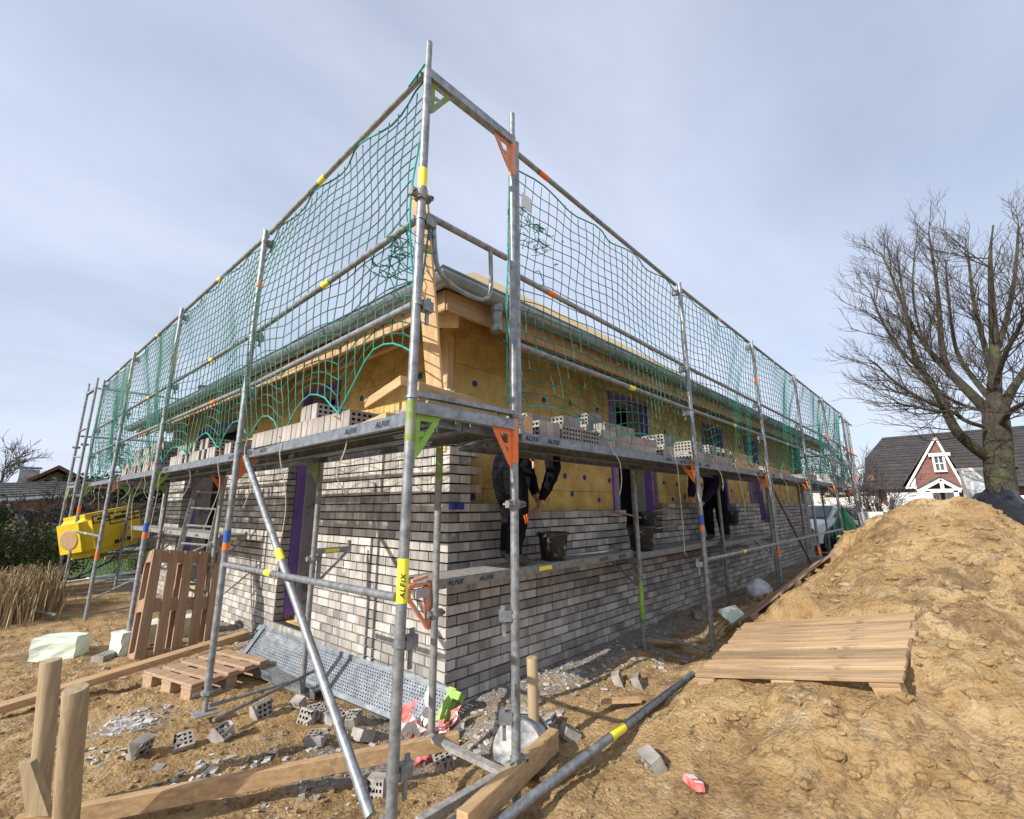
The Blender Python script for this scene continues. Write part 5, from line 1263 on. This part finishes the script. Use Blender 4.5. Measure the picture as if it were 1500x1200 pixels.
def beech():
    q_=random.Random(9); tb=gat(1462,745,13); root=empty('beech_tree',tb,'large leafless beech with a thick ivy flecked trunk before the brick house','tree')
    mt=MB(); mc=MB(); mw=MB(); T=13
    def path(px,r0,r1,mb,n=9,wob=.05):
        pts=[at(u,v,t) if isinstance(u,(int,float)) else u for u,v,t in px]; pts=chaikin(pts,2)
        mb.tube(pts,r0,n,r2=r1,caps=False); return pts
    lo=at(1466,720,T); trunk=chaikin([V((tb.x,tb.y,-2.3)),V((lo.x,lo.y,-1.5)),at(1463,700,T),at(1462,650,T),at(1458,610,T),at(1456,575,T),at(1458,540,T),at(1456,490,T),at(1452,430,T),at(1450,370,T),at(1455,330,T)],2)
    def rr(f): return (.30-.07*min(1,f*5)) if f<.2 else (.23-.04*(f-.2)/.25 if f<.45 else max(.015,.13*(1-(f-.45)/.55)))
    mt.tube(trunk,rr,14)
    limbs=[([(1450,672,T),(1425,655,T-.4),(1400,632,T-.8),(1385,600,T-1),(1370,570,T-1.1),(1352,545,T-1.2),(1335,510,T-1.2),(1328,460,T-1.3),(1318,400,T-1.3)],.155),
     ([(1452,608,T),(1430,585,T-.2),(1405,560,T-.3),(1385,540,T-.2),(1378,500,T),(1376,450,T),(1370,400,T),(1360,340,T)],.15),
     ([(1440,625,T-.3),(1415,618,T-1),(1392,600,T-1.6),(1380,605,T-2),(1350,598,T-2.3),(1310,590,T-2.6)],.06),
     ([(1468,600,T),(1480,575,T+.2),(1500,545,T+.3),(1530,500,T+.4),(1560,430,T+.5)],.15),
     ([(1465,625,T),(1480,600,T-.8),(1505,590,T-1.4),(1540,560,T-2)],.09),
     ([(1457,560,T),(1440,500,T-.3),(1425,440,T-.5),(1418,370,T-.6)],.085),
     ([(1457,520,T),(1475,470,T+.2),(1488,400,T+.3),(1492,330,T+.3)],.09),
     ([(1456,590,T),(1430,560,T+1),(1400,520,T+1.6),(1390,450,T+2),(1385,380,T+2.2)],.10),
     ([(1385,600,T-1),(1350,585,T-1.4),(1310,560,T-1.8),(1280,530,T-2)],.05),
     ([(1352,545,T-1.2),(1325,520,T-1.4),(1295,480,T-1.6),(1275,430,T-1.7)],.05),
     ([(1405,560,T-.3),(1370,530,T-.5),(1330,470,T-.7),(1305,400,T-.8),(1290,370,T-.8)],.06),
     ([(1385,540,T-.2),(1350,500,T+.5),(1335,430,T+.8),(1340,370,T+1)],.05),
     ([(1456,575,T),(1470,520,T-1),(1500,470,T-1.5),(1520,400,T-1.8)],.08),
     ([(1450,600,T),(1425,600,T+1.2),(1380,580,T+2),(1340,550,T+2.4),(1310,500,T+2.6)],.07)]
    cen=at(1462,560,T)
    def grow(p,d,L_,r_,lev):
        seg=5 if lev<2 else 4; pts=[p]; dd=d.copy()
        for k in range(seg):
            dd=(dd+V((q_.gauss(0,.11),q_.gauss(0,.11),q_.gauss(0,.09)))+V((0,0,.07))).normalized(); pts.append(pts[-1]+dd*(L_/seg))
        (mc if lev<1 else mw).tube(pts,max(r_,.0030),5 if lev<1 else 3,r2=max(r_*.35,.0018),caps=False)
        if lev>=2: return
        nk=(7,4)[lev]
        for k in range(nk):
            f=.15+.85*(k+q_.random())/nk; i=min(int(f*seg),seg-1); pp=pts[i].lerp(pts[i+1],min(1,f*seg-i))
            a=V((q_.gauss(0,1),q_.gauss(0,1),q_.gauss(0,.7))); a=(a-dd*a.dot(dd)).normalized(); grow(pp,(dd+a*.62).normalized(),L_*q_.uniform(.42,.62),r_*.5,lev+1)
    for px,r0 in limbs:
        pts=path(px,r0*.70,.013,mt); n=len(pts); tot=sum((pts[i+1]-pts[i]).length for i in range(n-1)); m_=int(tot*4.3)+3
        for k in range(m_):
            f=.22+.78*(k+q_.random())/m_; i=min(int(f*(n-1)),n-2); pp=pts[i].lerp(pts[i+1],f*(n-1)-i); dd=(pts[i+1]-pts[i]).normalized()
            out=(pp-cen); out.normalize(); a=V((q_.gauss(0,1),q_.gauss(0,1),q_.gauss(0,.6))); a=(a-dd*a.dot(dd)).normalized()
            grow(pp,(dd*.55+out*.55+a*.6+V((0,0,.05))).normalized(),q_.uniform(.62,1.02)*(1.12-.35*f),.014*(1.2-.6*f),0)
    for k in range(20):
        f=.5+.4*k/20; i=min(int(f*(len(trunk)-1)),len(trunk)-2); a=V((q_.gauss(0,1),q_.gauss(0,1),q_.uniform(.2,1.1))).normalized(); grow(trunk[i],a,q_.uniform(.8,1.2),.014,0)
    mt.build('trunk',M['bark'],root,smooth=True,recalc=False); mc.build('branches',M['bark'],root,recalc=False); mw.build('crown',M['twig'],root,recalc=False)
    q2=random.Random(2); mb=MB()
    for k in range(110):
        v=q2.uniform(600,740); p=at(1462+q2.uniform(-4,4),v,T); a=q2.uniform(0,6.28); r_=.27+q2.uniform(-.02,.05) if v>690 else .24+q2.uniform(-.02,.05); c=V((p.x+r_*math.cos(a),p.y+r_*math.sin(a),p.z)); w_=q2.uniform(.008,.02); u=V((-math.sin(a),math.cos(a),q2.uniform(-.4,.4)))*w_; mb.quad(c-u,c+V((.01,0,-w_)),c+u,c+V((.02,0,w_)))
    M['ivy']=mat('ivy_leaf',(.05,.055,.02),(.13,.12,.055),rough=.8,island=.4)
    mb.build('ivy_leaves',M['ivy'],root,recalc=False)
beech()
bare_tree('bare_tree',gat(-2,700,38),4.2,.14,'distant leafless tree above the roofs at the left edge',14,[(f,a,e,1.9) for f,a,e in ((.4,0,40),(.5,120,45),(.55,240,40),(.6,60,55),(.7,180,60),(.8,300,65),(.9,90,75))],levels=3,twr=.012,kids=(6,5,4))
bare_tree('bare_shrub',gat(1287,745,19),1.7,.06,'bare brown shrub in front of the brick house roof',15,[(.1+.06*k,k*47,50+3*(k%5),1.2) for k in range(12)],levels=3,twr=.006,kids=(5,4,3),trunkm='twig')
bare_tree('bare_shrub',gat(1245,730,26),3.4,.09,'pale bare tree seen through the far end of the scaffolding',16,[(.15+.07*k,k*53,45+5*(k%5),1.7) for k in range(11)],levels=3,twr=.009,kids=(5,4,3),trunkm='twig')
bare_tree('bare_shrub',gat(108,750,15),1.4,.06,'dark tangled bare shrub left of the far scaffolding',19,[(.1+.05*k,k*61,35+6*(k%5),1.1) for k in range(12)],levels=3,twr=.007,kids=(5,5,4),trunkm='twig')
# roof with tile courses
def tiled(par,corners,rows,m='rtile',th=.04,name='roof'):
    a,b,c,d=[V(p) for p in corners]; mb=MB()      # a,b eave; d,c ridge
    n=(b-a).cross(d-a).normalized()
    if n.z<0: n=-n
    for i in range(rows):
        f0,f1=i/rows,(i+1)/rows; e0,e1=a.lerp(d,f0),b.lerp(c,f0); g0,g1=a.lerp(d,f1),b.lerp(c,f1)
        mb.prism([e0+n*th,e1+n*th,g1+n*.004,g0+n*.004],-n*th*.9)
    return mb.build(name,M[m],par)
# brick house on the right
bx=33.0
def hx(u,v,x=bx): return onx(u,v,x)
zg=-2.1
zE=hx(1400,713,32.4).z; zR=hx(1400,632,37.5).z; kx=(zR-zE)/(37.5-32.4)
def onroof(u,v):
    d=ray(u,v); t=(zE+(CAM.x-32.4)*kx-CAM.z)/(d.z-kx*d.x); return CAM+d*t
bh=empty('brick_house',(bx,-1,zg),'red brick house with dark tiled half hip roof and a pointed white trimmed gable','house')
yL=hx(1262,700,32.4).y; yR=yL-18.5
e0=onroof(1262,713); e0m=onroof(1262,673); r0=onroof(1293,640)
ea=V((32.4,yL,zE)); em=V((32.4+(e0m.z-zE)/kx,yL,e0m.z)); ra=V((37.5,yL-(em.y-r0.y),zR)); eb=V((32.4,yR,zE)); emb=V((em.x,yR,em.z)); rb_=V((37.5,yR+(em.y-r0.y),zR))
tiled(bh,(ea,eb,emb,em),9); tiled(bh,(em,emb,rb_,ra),9)
ea2=V((42.6,yL,zE)); eb2=V((42.6,yR,zE)); mb=MB(); mb.quad(ra,rb_,eb2,ea2); mb.quad(em,ra,V((75-em.x,yL,em.z))); mb.quad(emb,rb_,V((75-em.x,yR,em.z))); mb.build('roof',M['rtile'],bh)
mb=MB(); mb.box((bx+.35,(yL+yR)/2,(zg+zE+.1)/2),(.3,18.0,zE-zg+.15)); mb.box((37.6,yL-.35,(zg+zE)/2+.4),(9,.3,zE-zg+.9)); mb.box((37.6,yR+.35,(zg+zE)/2+.4),(9,.3,zE-zg+.9)); mb.box((41.9,(yL+yR)/2,(zg+zE)/2),(.3,18.0,zE-zg)); mb.build('wall',M['rbrick'],bh)
mb=MB(); mb.prism([V((37.4-4.6,yL-.3,zE)),V((37.4+4.6,yL-.3,zE)),V((37.4+1.2,yL-.3,em.z+.3)),V((37.4-1.2,yL-.3,em.z+.3))],(0,-.2,0)); mb.build('gable_wall',M['rbrick'],bh)
mb=MB(); mb.beam(ea+V((-.05,0,.02)),eb+V((-.05,0,.02)),.12,.12); mb.build('gutter',M['dark'],bh)
# dormer gable
gx=32.2; ga=hx(1370,641,gx); gl_=hx(1328,716,gx); gr_=hx(1413,716,gx)
mb=MB(); mb.prism([ga,gl_,gr_],(2.2,0,0)); mb.build('dormer_wall',M['rbrick'],bh)
for a,b in ((ga,gl_),(ga,gr_)): mb=MB(); mb.beam(a+V((-.14,0,.0)),b+V((-.14,0,-.0)),.10,.085,up=(1,0,0)); mb.build('verge_board',M['white'],bh)
back=V((37.0,ga.y,ga.z+.05))
for q1,q2 in ((gl_,0),(gr_,1)): mb=MB(); mb.prism([ga+V((-.25,0,.12)),q1+V((-.25,(-.2 if q2 else .2),.05)),q1+V((3.0,(-.2 if q2 else .2),.05)),back],V((0,0,.06))); mb.build('dormer_roof',M['rtile'],bh)
mb=MB(); mb.prism([hx(1341,700,gx-.05),hx(1331,716,gx-.05),hx(1343,716,gx-.05)],(-.1,0,0)); mb.build('white_corbel',M['white'],bh)
M['glass']=mat('window_glass',(.03,.04,.05),(.10,.12,.14),rough=.08,scale=1)
def window(par,pts,x,nx,ny,fw=.09,shut=False,fm='white'):
    a,b=pts; y0,y1=sorted((a.y,b.y)); z0,z1=sorted((a.z,b.z))
    mb=MB(); mb.box((x,(y0+y1)/2,z1),(.16,y1-y0+.1,fw)); mb.box((x,(y0+y1)/2,z0),(.16,y1-y0+.1,fw))
    for y in (y0,y1): mb.box((x,y,(z0+z1)/2),(.15,fw,z1-z0-fw))
    for i in range(1,nx): mb.box((x,y0+(y1-y0)*i/nx,(z0+z1)/2),(.12,fw*.5,z1-z0-fw))
    for i in range(1,ny): mb.box((x+.002,(y0+y1)/2,z0+(z1-z0)*i/ny),(.11,y1-y0-fw,fw*.5))
    o=mb.build('window',M[fm],par)
    mb=MB(); mb.box((x+.03,(y0+y1)/2,(z0+z1)/2),(.02,y1-y0,z1-z0)); g=mb.build('pane',M['glass'],o,world=False); g.data.transform(Matrix.Translation(-wloc(par)))
    return o
window(bh,(hx(1366,668,gx-.08),hx(1386,690,gx-.08)),gx-.08,2,2,.09)
mb=MB(); p=hx(1376,667.5,gx-.12); mb.box((gx-.14,p.y,p.z+.05),(.2,.86,.17)); mb.build('shutter_box',M['white'],bh)
# porch
px_=30.9; pa=hx(1378,702,px_); pl=hx(1344,720,px_); pr=hx(1408,718,px_)
for a,b in ((pa,pl),(pa,pr)): mb=MB(); mb.beam(a,b,.2,.16,up=(1,0,0)); mb.build('porch_verge',M['white'],bh)
mb=MB(); zb_=(pl.z+pr.z)/2; mb.beam(V((px_,pl.y,zb_)),V((px_,pr.y,zb_)),.18,.18); mb.build('porch_beam',M['white'],bh)
mb=MB(); mb.beam(V((px_,pa.y,zb_)),pa,.14,.14); mb.build('porch_king_post',M['white'],bh)
for q1 in (pl,pr): mb=MB(); mb.prism([pa+V((-.15,0,.1)),q1+V((-.15,0,.1)),q1+V((2.1,0,.1)),pa+V((2.1,0,.1))],(0,0,.08)); mb.build('porch_roof',M['rtile'],bh)
for q1 in (pl.y-.4,pr.y+.2): mb=MB(); mb.beam(V((px_,q1,zg)),V((px_,q1,zb_)),.18,.18); mb.build('porch_column',M['white'],bh)
window(bh,(hx(1366,724,bx+.1),hx(1380,745,bx+.1)),bx+.1,2,1,.12); window(bh,(hx(1386,723,bx+.1),hx(1402,760,bx+.1)),bx+.1,2,1,.12)
mb=MB(); p=hx(1477,683,33); mb.box(onroof(1477,683)+V((-.2,0,.1)),(.5,.6,.35)); mb.tube([onroof(1477,683),onroof(1477,683)+V((0,0,.7))],.1,10); mb.build('roof_vent',M['dark'],bh)
window(bh,(hx(1494,728,bx+.1),hx(1506,745,bx+.1)),bx+.1,1,1,.14)
# blank site board in front of the house
sb=empty('site_board',gat(1425,740,16),'blank pale site board in a white frame left of the thick tree trunk','board')
a=at(1408,690,16); b=at(1447,690,16); c=at(1412,735,16); 
y0,y1=b.y,a.y; z1_=a.z; z0_=c.z-.35; xx=(a.x+b.x)/2
mb=MB(); mb.box((xx,(y0+y1)/2,(z0_+z1_)/2),(.03,y1-y0,z1_-z0_)); M['panelgrey']=mat('pale_grey_panel',(.42,.46,.50),(.50,.54,.58),rough=.6,scale=1); mb.build('panel',M['panelgrey'],sb)
mb=MB()
for y in (y0,y1): mb.box((xx,y,(z1_-2.1)/2),(.08,.10,z1_+2.1))
mb.box((xx,(y0+y1)/2,z1_+.03),(.08,y1-y0+.2,.07)); mb.box((xx,(y0+y1)/2,z0_),(.08,y1-y0,.08)); mb.build('frame',M['white'],sb)
def zat_(u,t): p=at(u,760,t); return V((p.x,p.y,-2.05))
# bags, wrapped pallets and the car to the right
bag(zat_(1472,9.4),(1.15,1.2,1.78),7,'bagblack','tall black shiny rubbish bag in front of the tree trunk',topn=.5,amp=.22)
bag(zat_(1524,8.2),(.5,.6,1.10),8,'bagyellow' if 'bagyellow' in M else 'yband','yellow plastic bag cut by the right edge')
bag(zat_(1441,8.8),(.5,.7,1.10),9,'bagwhite','pale grey plastic sheet bundled behind the mound crest')
bag(zat_(1478,8.3),(.35,.35,.98),10,'baggreen','small green plastic bag between the black and yellow bags')
bag(gat(1240,790,17),(.8,1.0,1.15),11,'bagblack','black rubbish bag behind the far scaffolding uprights'); bag(gat(1238,770,16.6),(.5,.55,1.45),12,'baggreen','green plastic sack propped on the black bag behind the scaffolding')
M['bagyellow']=M['yband']
M['wrap']=mat('wrapped_pallet_film',(.42,.43,.43),(.70,.71,.71),rough=.4,scale=5,bump=.5,bscale=12,bdist=.02)
M['cream']=mat('cream_block',(.62,.58,.50),(.72,.69,.62),rough=.8,scale=3,bump=.3)
def stack(u0,u1,vt,t,label,m,dep=1.2):
    a=at(u0,vt,t); b=at(u1,vt,t); g=float(terr(np.array([a.x]),np.array([a.y]),False)[0]); y0,y1=sorted((a.y,b.y)); zt_=a.z
    r=empty('wrapped_pallet',V((a.x+dep/2,(y0+y1)/2,g)),label,'pallet load'); q_=random.Random(int(u0)); mb=MB(); n=max(2,int((zt_-g-.15)/.25))
    for k in range(n): mb.box((a.x+dep/2+q_.uniform(-.02,.02),(y0+y1)/2+q_.uniform(-.02,.02),g+.15+(k+.5)*(zt_-g-.15)/n),(dep,(y1-y0),(zt_-g-.15)/n*.97))
    mb.build('load',M[m],r); mb=MB(); mb.box((a.x+dep/2,(y0+y1)/2,g+.07),(dep,y1-y0,.13)); mb.build('pallet_base',M['pal'],r)
stack(1256,1292,750,14,'pale film wrapped pallet load just left of the mound','wrap'); stack(1298,1365,722,21,'long grey film wrapped pallet load behind the mound crest','wrap'); stack(1208,1242,729,24,'cream block stack beside the white car','cream'); stack(1244,1281,727,23,'cream block stack in front of the dark carport roof','cream')
fe=empty('slatted_fence',gat(1300,745,24),'low cream slatted fence between pallet load and brick house','fence'); a=at(1278,739,24); b=at(1318,739,24)
for k in range(24):
    f=k/23; p=a.lerp(b,f); mb=MB(); mb.box((p.x,p.y,(a.z-2.1)/2),(.03,.05,a.z+2.1)); mb.build('picket',M['cream'],fe)
mb=MB(); mb.beam(a,b,.05,.06); mb.beam(a+V((0,0,-.35)),b+V((0,0,-.35)),.05,.06); mb.build('fence_rail',M['cream'],fe)
# dark carport
cp=empty('carport',gat(1225,730,27),'open carport with a dark flat roof behind the far uprights','carport'); a=at(1178,723,27); b=at(1262,721,27)
mb=MB(); mb.prism([a,b,b+V((5,0,.1)),a+V((5,0,.1))],(0,0,.30)); mb.build('roof',M['dark'],cp)
for f in (.05,.5,.95): p=a.lerp(b,f); mb=MB(); mb.beam(V((p.x+.1,p.y,-2.1)),V((p.x+.1,p.y,p.z)),.14,.14); mb.build('post',M['dark'],cp)
mb=MB(); c=a.lerp(b,.5); mb.box((c.x+5,c.y,(c.z-2.1)/2),(.2,(a-b).length+.2,c.z+2.1)); M['cladd']=mat('terracotta_cladding',(.45,.26,.17),(.55,.35,.25),rough=.8,scale=2); mb.build('back_wall',M['cladd'],cp)
# pale house further back on the right
ph=empty('pale_house',gat(1215,715,46),'pale rendered building with grey roof far behind the carport','house'); a=at(1165,716,46); b=at(1268,716,46); mb=MB(); mb.box((a.x+3,(a.y+b.y)/2,(a.z-2.1)/2),(6,a.y-b.y,a.z+2.1)); mb.build('wall',M['cream'],ph); mb=MB(); a2=a+V((-.4,.3,0)); b2=b+V((-.4,-.3,0)); mb.prism([a2,b2,b2+V((3.4,0,1.6)),a2+V((3.4,0,1.6))],(0,0,.15)); mb.build('roof',M['panelgrey'],ph)
# white car
def car(c,yaw,label):
    r=empty('parked_car',V(c),label,'car',R=rz(yaw)); M['carwhite']=mat('white_car_paint',(.74,.75,.77),rough=.25,scale=1); 
    prof=[(-2.1,.35),(-2.1,.85),(-2.0,1.02),(-1.45,1.42),(-.9,1.5),(.35,1.48),(1.05,1.05),(1.75,.93),(2.05,.75),(2.12,.55),(2.1,.32)]
    bm=bmesh.new(); L1=[]
    secs=((-.88,.0),(-.84,.02),(-.60,.0),(0,0),(.60,0),(.84,.02),(.88,0))
    rings=[]
    for y,_ in secs:
        ring=[]
        for x,z in prof:
            k=1.0 if abs(y)<.7 else .97
            yy=y*(1-.16*max(0,(z-.9)/.6)); ring.append(bm.verts.new((x*k,yy,z if abs(y)<.8 else .3+(z-.3)*.96)))
        rings.append(ring)
    for i in range(len(rings)-1):
        for j in range(len(prof)-1): bm.faces.new((rings[i][j],rings[i+1][j],rings[i+1][j+1],rings[i][j+1]))
    bm.faces.new(rings[0]); bm.faces.new(rings[-1][::-1]); me=bpy.data.meshes.new('body'); bmesh.ops.recalc_face_normals(bm,faces=bm.faces); bm.to_mesh(me); bm.free(); me.materials.append(M['carwhite']); me.polygons.foreach_set('use_smooth',[True]*len(me.polygons))
    try: me.set_sharp_from_angle(angle=math.radians(35))
    except Exception: pass
    o=bpy.data.objects.new('body',me); col.objects.link(o); o.parent=r
    def P_(n,m,f,par=r): mb=MB(); f(mb); o=mb.build(n,M[m],None,smooth=True); o.parent=par; return o
    P_('windscreen','glass',lambda mb:mb.prism([(.42,-.66,1.44),(.42,.66,1.44),(1.04,.74,1.08),(1.04,-.74,1.08)],(.03,0,.03)))
    for s_ in (-1,1):
        P_('side_window','glass',lambda mb:mb.prism([(-1.4,s_*.80,1.12),(-1.05,s_*.755,1.40),(.25,s_*.755,1.40),(.85,s_*.80,1.10)],(0,s_*.03,0)))
        P_('headlight','glass',lambda mb:mb.prism([(2.0,s_*.82,.78),(2.13,s_*.50,.74),(2.14,s_*.50,.62),(2.08,s_*.82,.66)],(.03,0,0)))
        for x in (-1.3,1.35):
            w_=P_('wheel','tub',lambda mb:mb.lathe([(.0,-.11),(.30,-.11),(.33,-.07),(.33,.07),(.30,.11),(0,.11)],(x,s_*.80,.33),24,R=Matrix.Rotation(math.pi/2,3,'X')))
            k=P_('rim','zinc',lambda mb:mb.lathe([(0,.125),(.20,.12),(.21,.10)],(x,s_*.80,.33),16,R=Matrix.Rotation(-s_*math.pi/2,3,'X'))); k.parent=w_
    P_('grille','dark',lambda mb:mb.box((2.12,0,.68),(.06,.9,.10))); P_('lower_grille','dark',lambda mb:mb.box((2.11,0,.42),(.06,1.2,.16)))
    return r
p=gat(1203,760,19.5); car(p,math.radians(180-18),'white car with dark headlights parked behind the far end of the facade')
# ---------------- left: neighbouring bungalow
nb=empty('neighbour_bungalow',gat(60,740,24),'low neighbouring bungalow with dark pantile roof and brown fascia at the left','house')
yy=gat(60,740,22).y; 
def ly_(u,v,y): return ony(u,v,y)
a=ly_(-60,738,yy); b=ly_(118,727,yy); c=ly_(118,705,yy+4); d=ly_(-60,709,yy+4)
M['pantile']=mat('pantile_grey',(.09,.085,.08),(.17,.16,.15),rough=.7,scale=4,island=.25)
mb=MB(); nrow=8; ncol=52
for i in range(nrow):
    for j in range(ncol):
        f0,f1=i/nrow,(i+1)/nrow; g0,g1=j/ncol,(j+.86)/ncol; p00=a.lerp(b,g0).lerp(d.lerp(c,g0),f0); p10=a.lerp(b,g1).lerp(d.lerp(c,g1),f0); p11=a.lerp(b,g1).lerp(d.lerp(c,g1),f1); p01=a.lerp(b,g0).lerp(d.lerp(c,g0),f1); mb.prism([p00+V((0,0,.07)),p10+V((0,0,.07)),p11+V((0,0,.01)),p01+V((0,0,.01))],(0,0,-.07))
mb.build('roof',M['pantile'],nb,recalc=False)
mb=MB(); mb.prism([a,b,c,d],(0,0,-.05)); mb.build('roof_deck',M['dark'],nb)
M['brownpaint']=mat('brown_fascia',(.10,.04,.02),(.16,.07,.035),rough=.7,scale=3)
mb=MB(); mb.beam(a+V((0,-.05,-.2)),b+V((0,-.05,-.2)),.1,.36); mb.build('fascia',M['brownpaint'],nb); mb=MB(); mb.tube([a+V((0,-.12,.0)),b+V((0,-.12,.0))],.06,8); mb.build('gutter',M['zinc'],nb)
g_=ly_(10,745,yy-.15); mb=MB(); mb.tube(chaikin([g_+V((0,0,.15)),g_+V((.05,0,-.1)),g_+V((.45,0,-.35)),g_+V((.5,0,-.6)),V((g_.x+.4,g_.y,-2.2))],2),.055,8); mb.build('downpipe',M['gutterzinc'],nb,smooth=True)
mb=MB(); x0=a.x; x1=b.x; mb.box(((x0+x1)/2,yy+2.2,(a.z-2.4)/2),(x1-x0,.2,a.z+2.0)); mb.build('wall',M['dark'],nb)
for u in (22,110): p=ly_(u,760,yy+.2); mb=MB(); mb.box((p.x,yy+.2,(a.z-2.6)/2),(.35,.3,a.z+2.0)); mb.build('pillar',M['stake'],nb)
mb=MB(); mb.box(((x0+x1)/2+.4,yy+2.0,a.z-1.1),(x1-x0-1.5,.08,.9)); mb.build('window',M['glass'],nb)
n2=empty('gabled_house',gat(85,700,36),'brown gabled house roof with chimney behind the neighbouring bungalow','house'); y2=gat(85,700,36).y
a=ony(45,708,y2); t_=ony(85,691,y2); b=ony(128,712,y2)
mb=MB(); mb.prism([a+V((0,0,-2)),a,t_,b,b+V((0,0,-2))],(0,6,0)); M['plaster']=mat('brownish_plaster',(.22,.17,.13),(.30,.24,.19),rough=.9,scale=2); mb.build('wall',M['plaster'],n2)
for q1 in (a,b): mb=MB(); mb.prism([t_+V((0,-.8,.12)),q1+V(((q1.x-t_.x)*.15,-.8,-.15+.12)),q1+V(((q1.x-t_.x)*.15,6.5,-.15+.12)),t_+V((0,6.5,.12))],(0,0,.2)); mb.build('roof',M['brownpaint'],n2)
p=ony(42,700,y2+1); mb=MB(); mb.box((p.x,y2+1,p.z-.3),(.75,.75,1.5)); mb.build('chimney',M['block'],n2); mb=MB(); mb.box((p.x,y2+1,p.z+.55),(.9,.9,.06)); mb.build('chimney_cap',M['zinc'],n2)
# tall dark trees/hedge line behind, low hills of greenery
shrub('bushes',gat(205,735,27),5.2,1.5,3.7,8000,'conifer','dark bushes behind the lawn beyond the left scaffolding','bushes',21,.24)
wl=empty('stone_wall',gat(190,760,24),'brownish rubble garden wall behind the yellow pack','wall'); a=at(120,765,24); mb=MB(); q_=random.Random(3)
for r_ in range(7):
    x=a.x
    while x<a.x+6: w_=q_.uniform(.25,.5); mb.box((x+w_/2,a.y+q_.uniform(-.02,.02),-2.15+.13+r_*.26),(w_-.02,.3,.24)); x+=w_
M['rubble']=mat('rubble_stone',(.10,.065,.05),(.26,.19,.15),rough=.95,scale=4,island=.3,bump=.5); mb.build('stones',M['rubble'],wl,recalc=False)
# yellow pack of insulation on the far left platform
M['yellow']=mat('yellow_pack_film',(.62,.44,.015),(.72,.54,.03),rough=.4,scale=3,bump=.4,bscale=10,bdist=.02)
a=at(101,790,11.9); b=at(192,768,12.7); X_=(b-a).normalized(); Rk=basis(X_,(0,1,0)); L_=(b-a).length
yp=empty('insulation_pack',a,'long yellow film wrapped pack with dark print behind the far left uprights','pack',R=Rk)
mb=MB(); mb.box((L_/2,0,0),(L_,.72,.80)); o=mb.build('wrapping',M['yellow'],None); bm=bmesh.new(); bm.from_mesh(o.data); bmesh.ops.bevel(bm,geom=bm.edges[:],offset=.13,segments=3,affect='EDGES'); pass
bm.to_mesh(o.data); bm.free(); o.parent=yp
mb=MB(); mb.lathe([(0,.01),(.17,.01),(.19,0)],(-.004,0,-.02),20,R=Matrix.Rotation(-math.pi/2,3,'Y')); o=mb.build('wool_end',M['woodx'],None); o.parent=yp
for (x,z,w_,h_) in ((.35,.27,.4,.13),(L_-.5,.22,.5,.2)):
    mb=MB()
    for q1 in ((x,z+h_/2,w_,.02),(x,z-h_/2,w_,.02),(x-w_/2,z,.02,h_),(x+w_/2,z,.02,h_)): mb.box((q1[0],-.363,q1[1]),(q1[2],.006,q1[3]))
    mb.box((x,-.363,z),(w_*.6,.006,h_*.35)); o=mb.build('print_frame',M['ink'],None); o.parent=yp
for k,(x,z,w_) in enumerate(((.7,.30,.8),(.75,.22,.7),(.8,.13,.8),(1.6,-.05,.3),(1.2,-.16,.3),(.5,-.24,.28),(1.8,-.2,.2))):
    mb=MB(); q_=random.Random(k); xx_=x
    while xx_<x+w_: l_=q_.uniform(.04,.12); mb.box((xx_+l_/2,-.363,z),(l_,.006,.035+(.04 if k>2 else 0))); xx_+=l_+.03
    o=mb.build('print_line',M['ink'],None); o.parent=yp
# ------------------------------------------------------------------ lift everything so that the ground is at zero
for o in list(bpy.data.objects):
    if o.parent is None and o.users_collection: o.location.z+=2.05
bpy.context.view_layer.update()
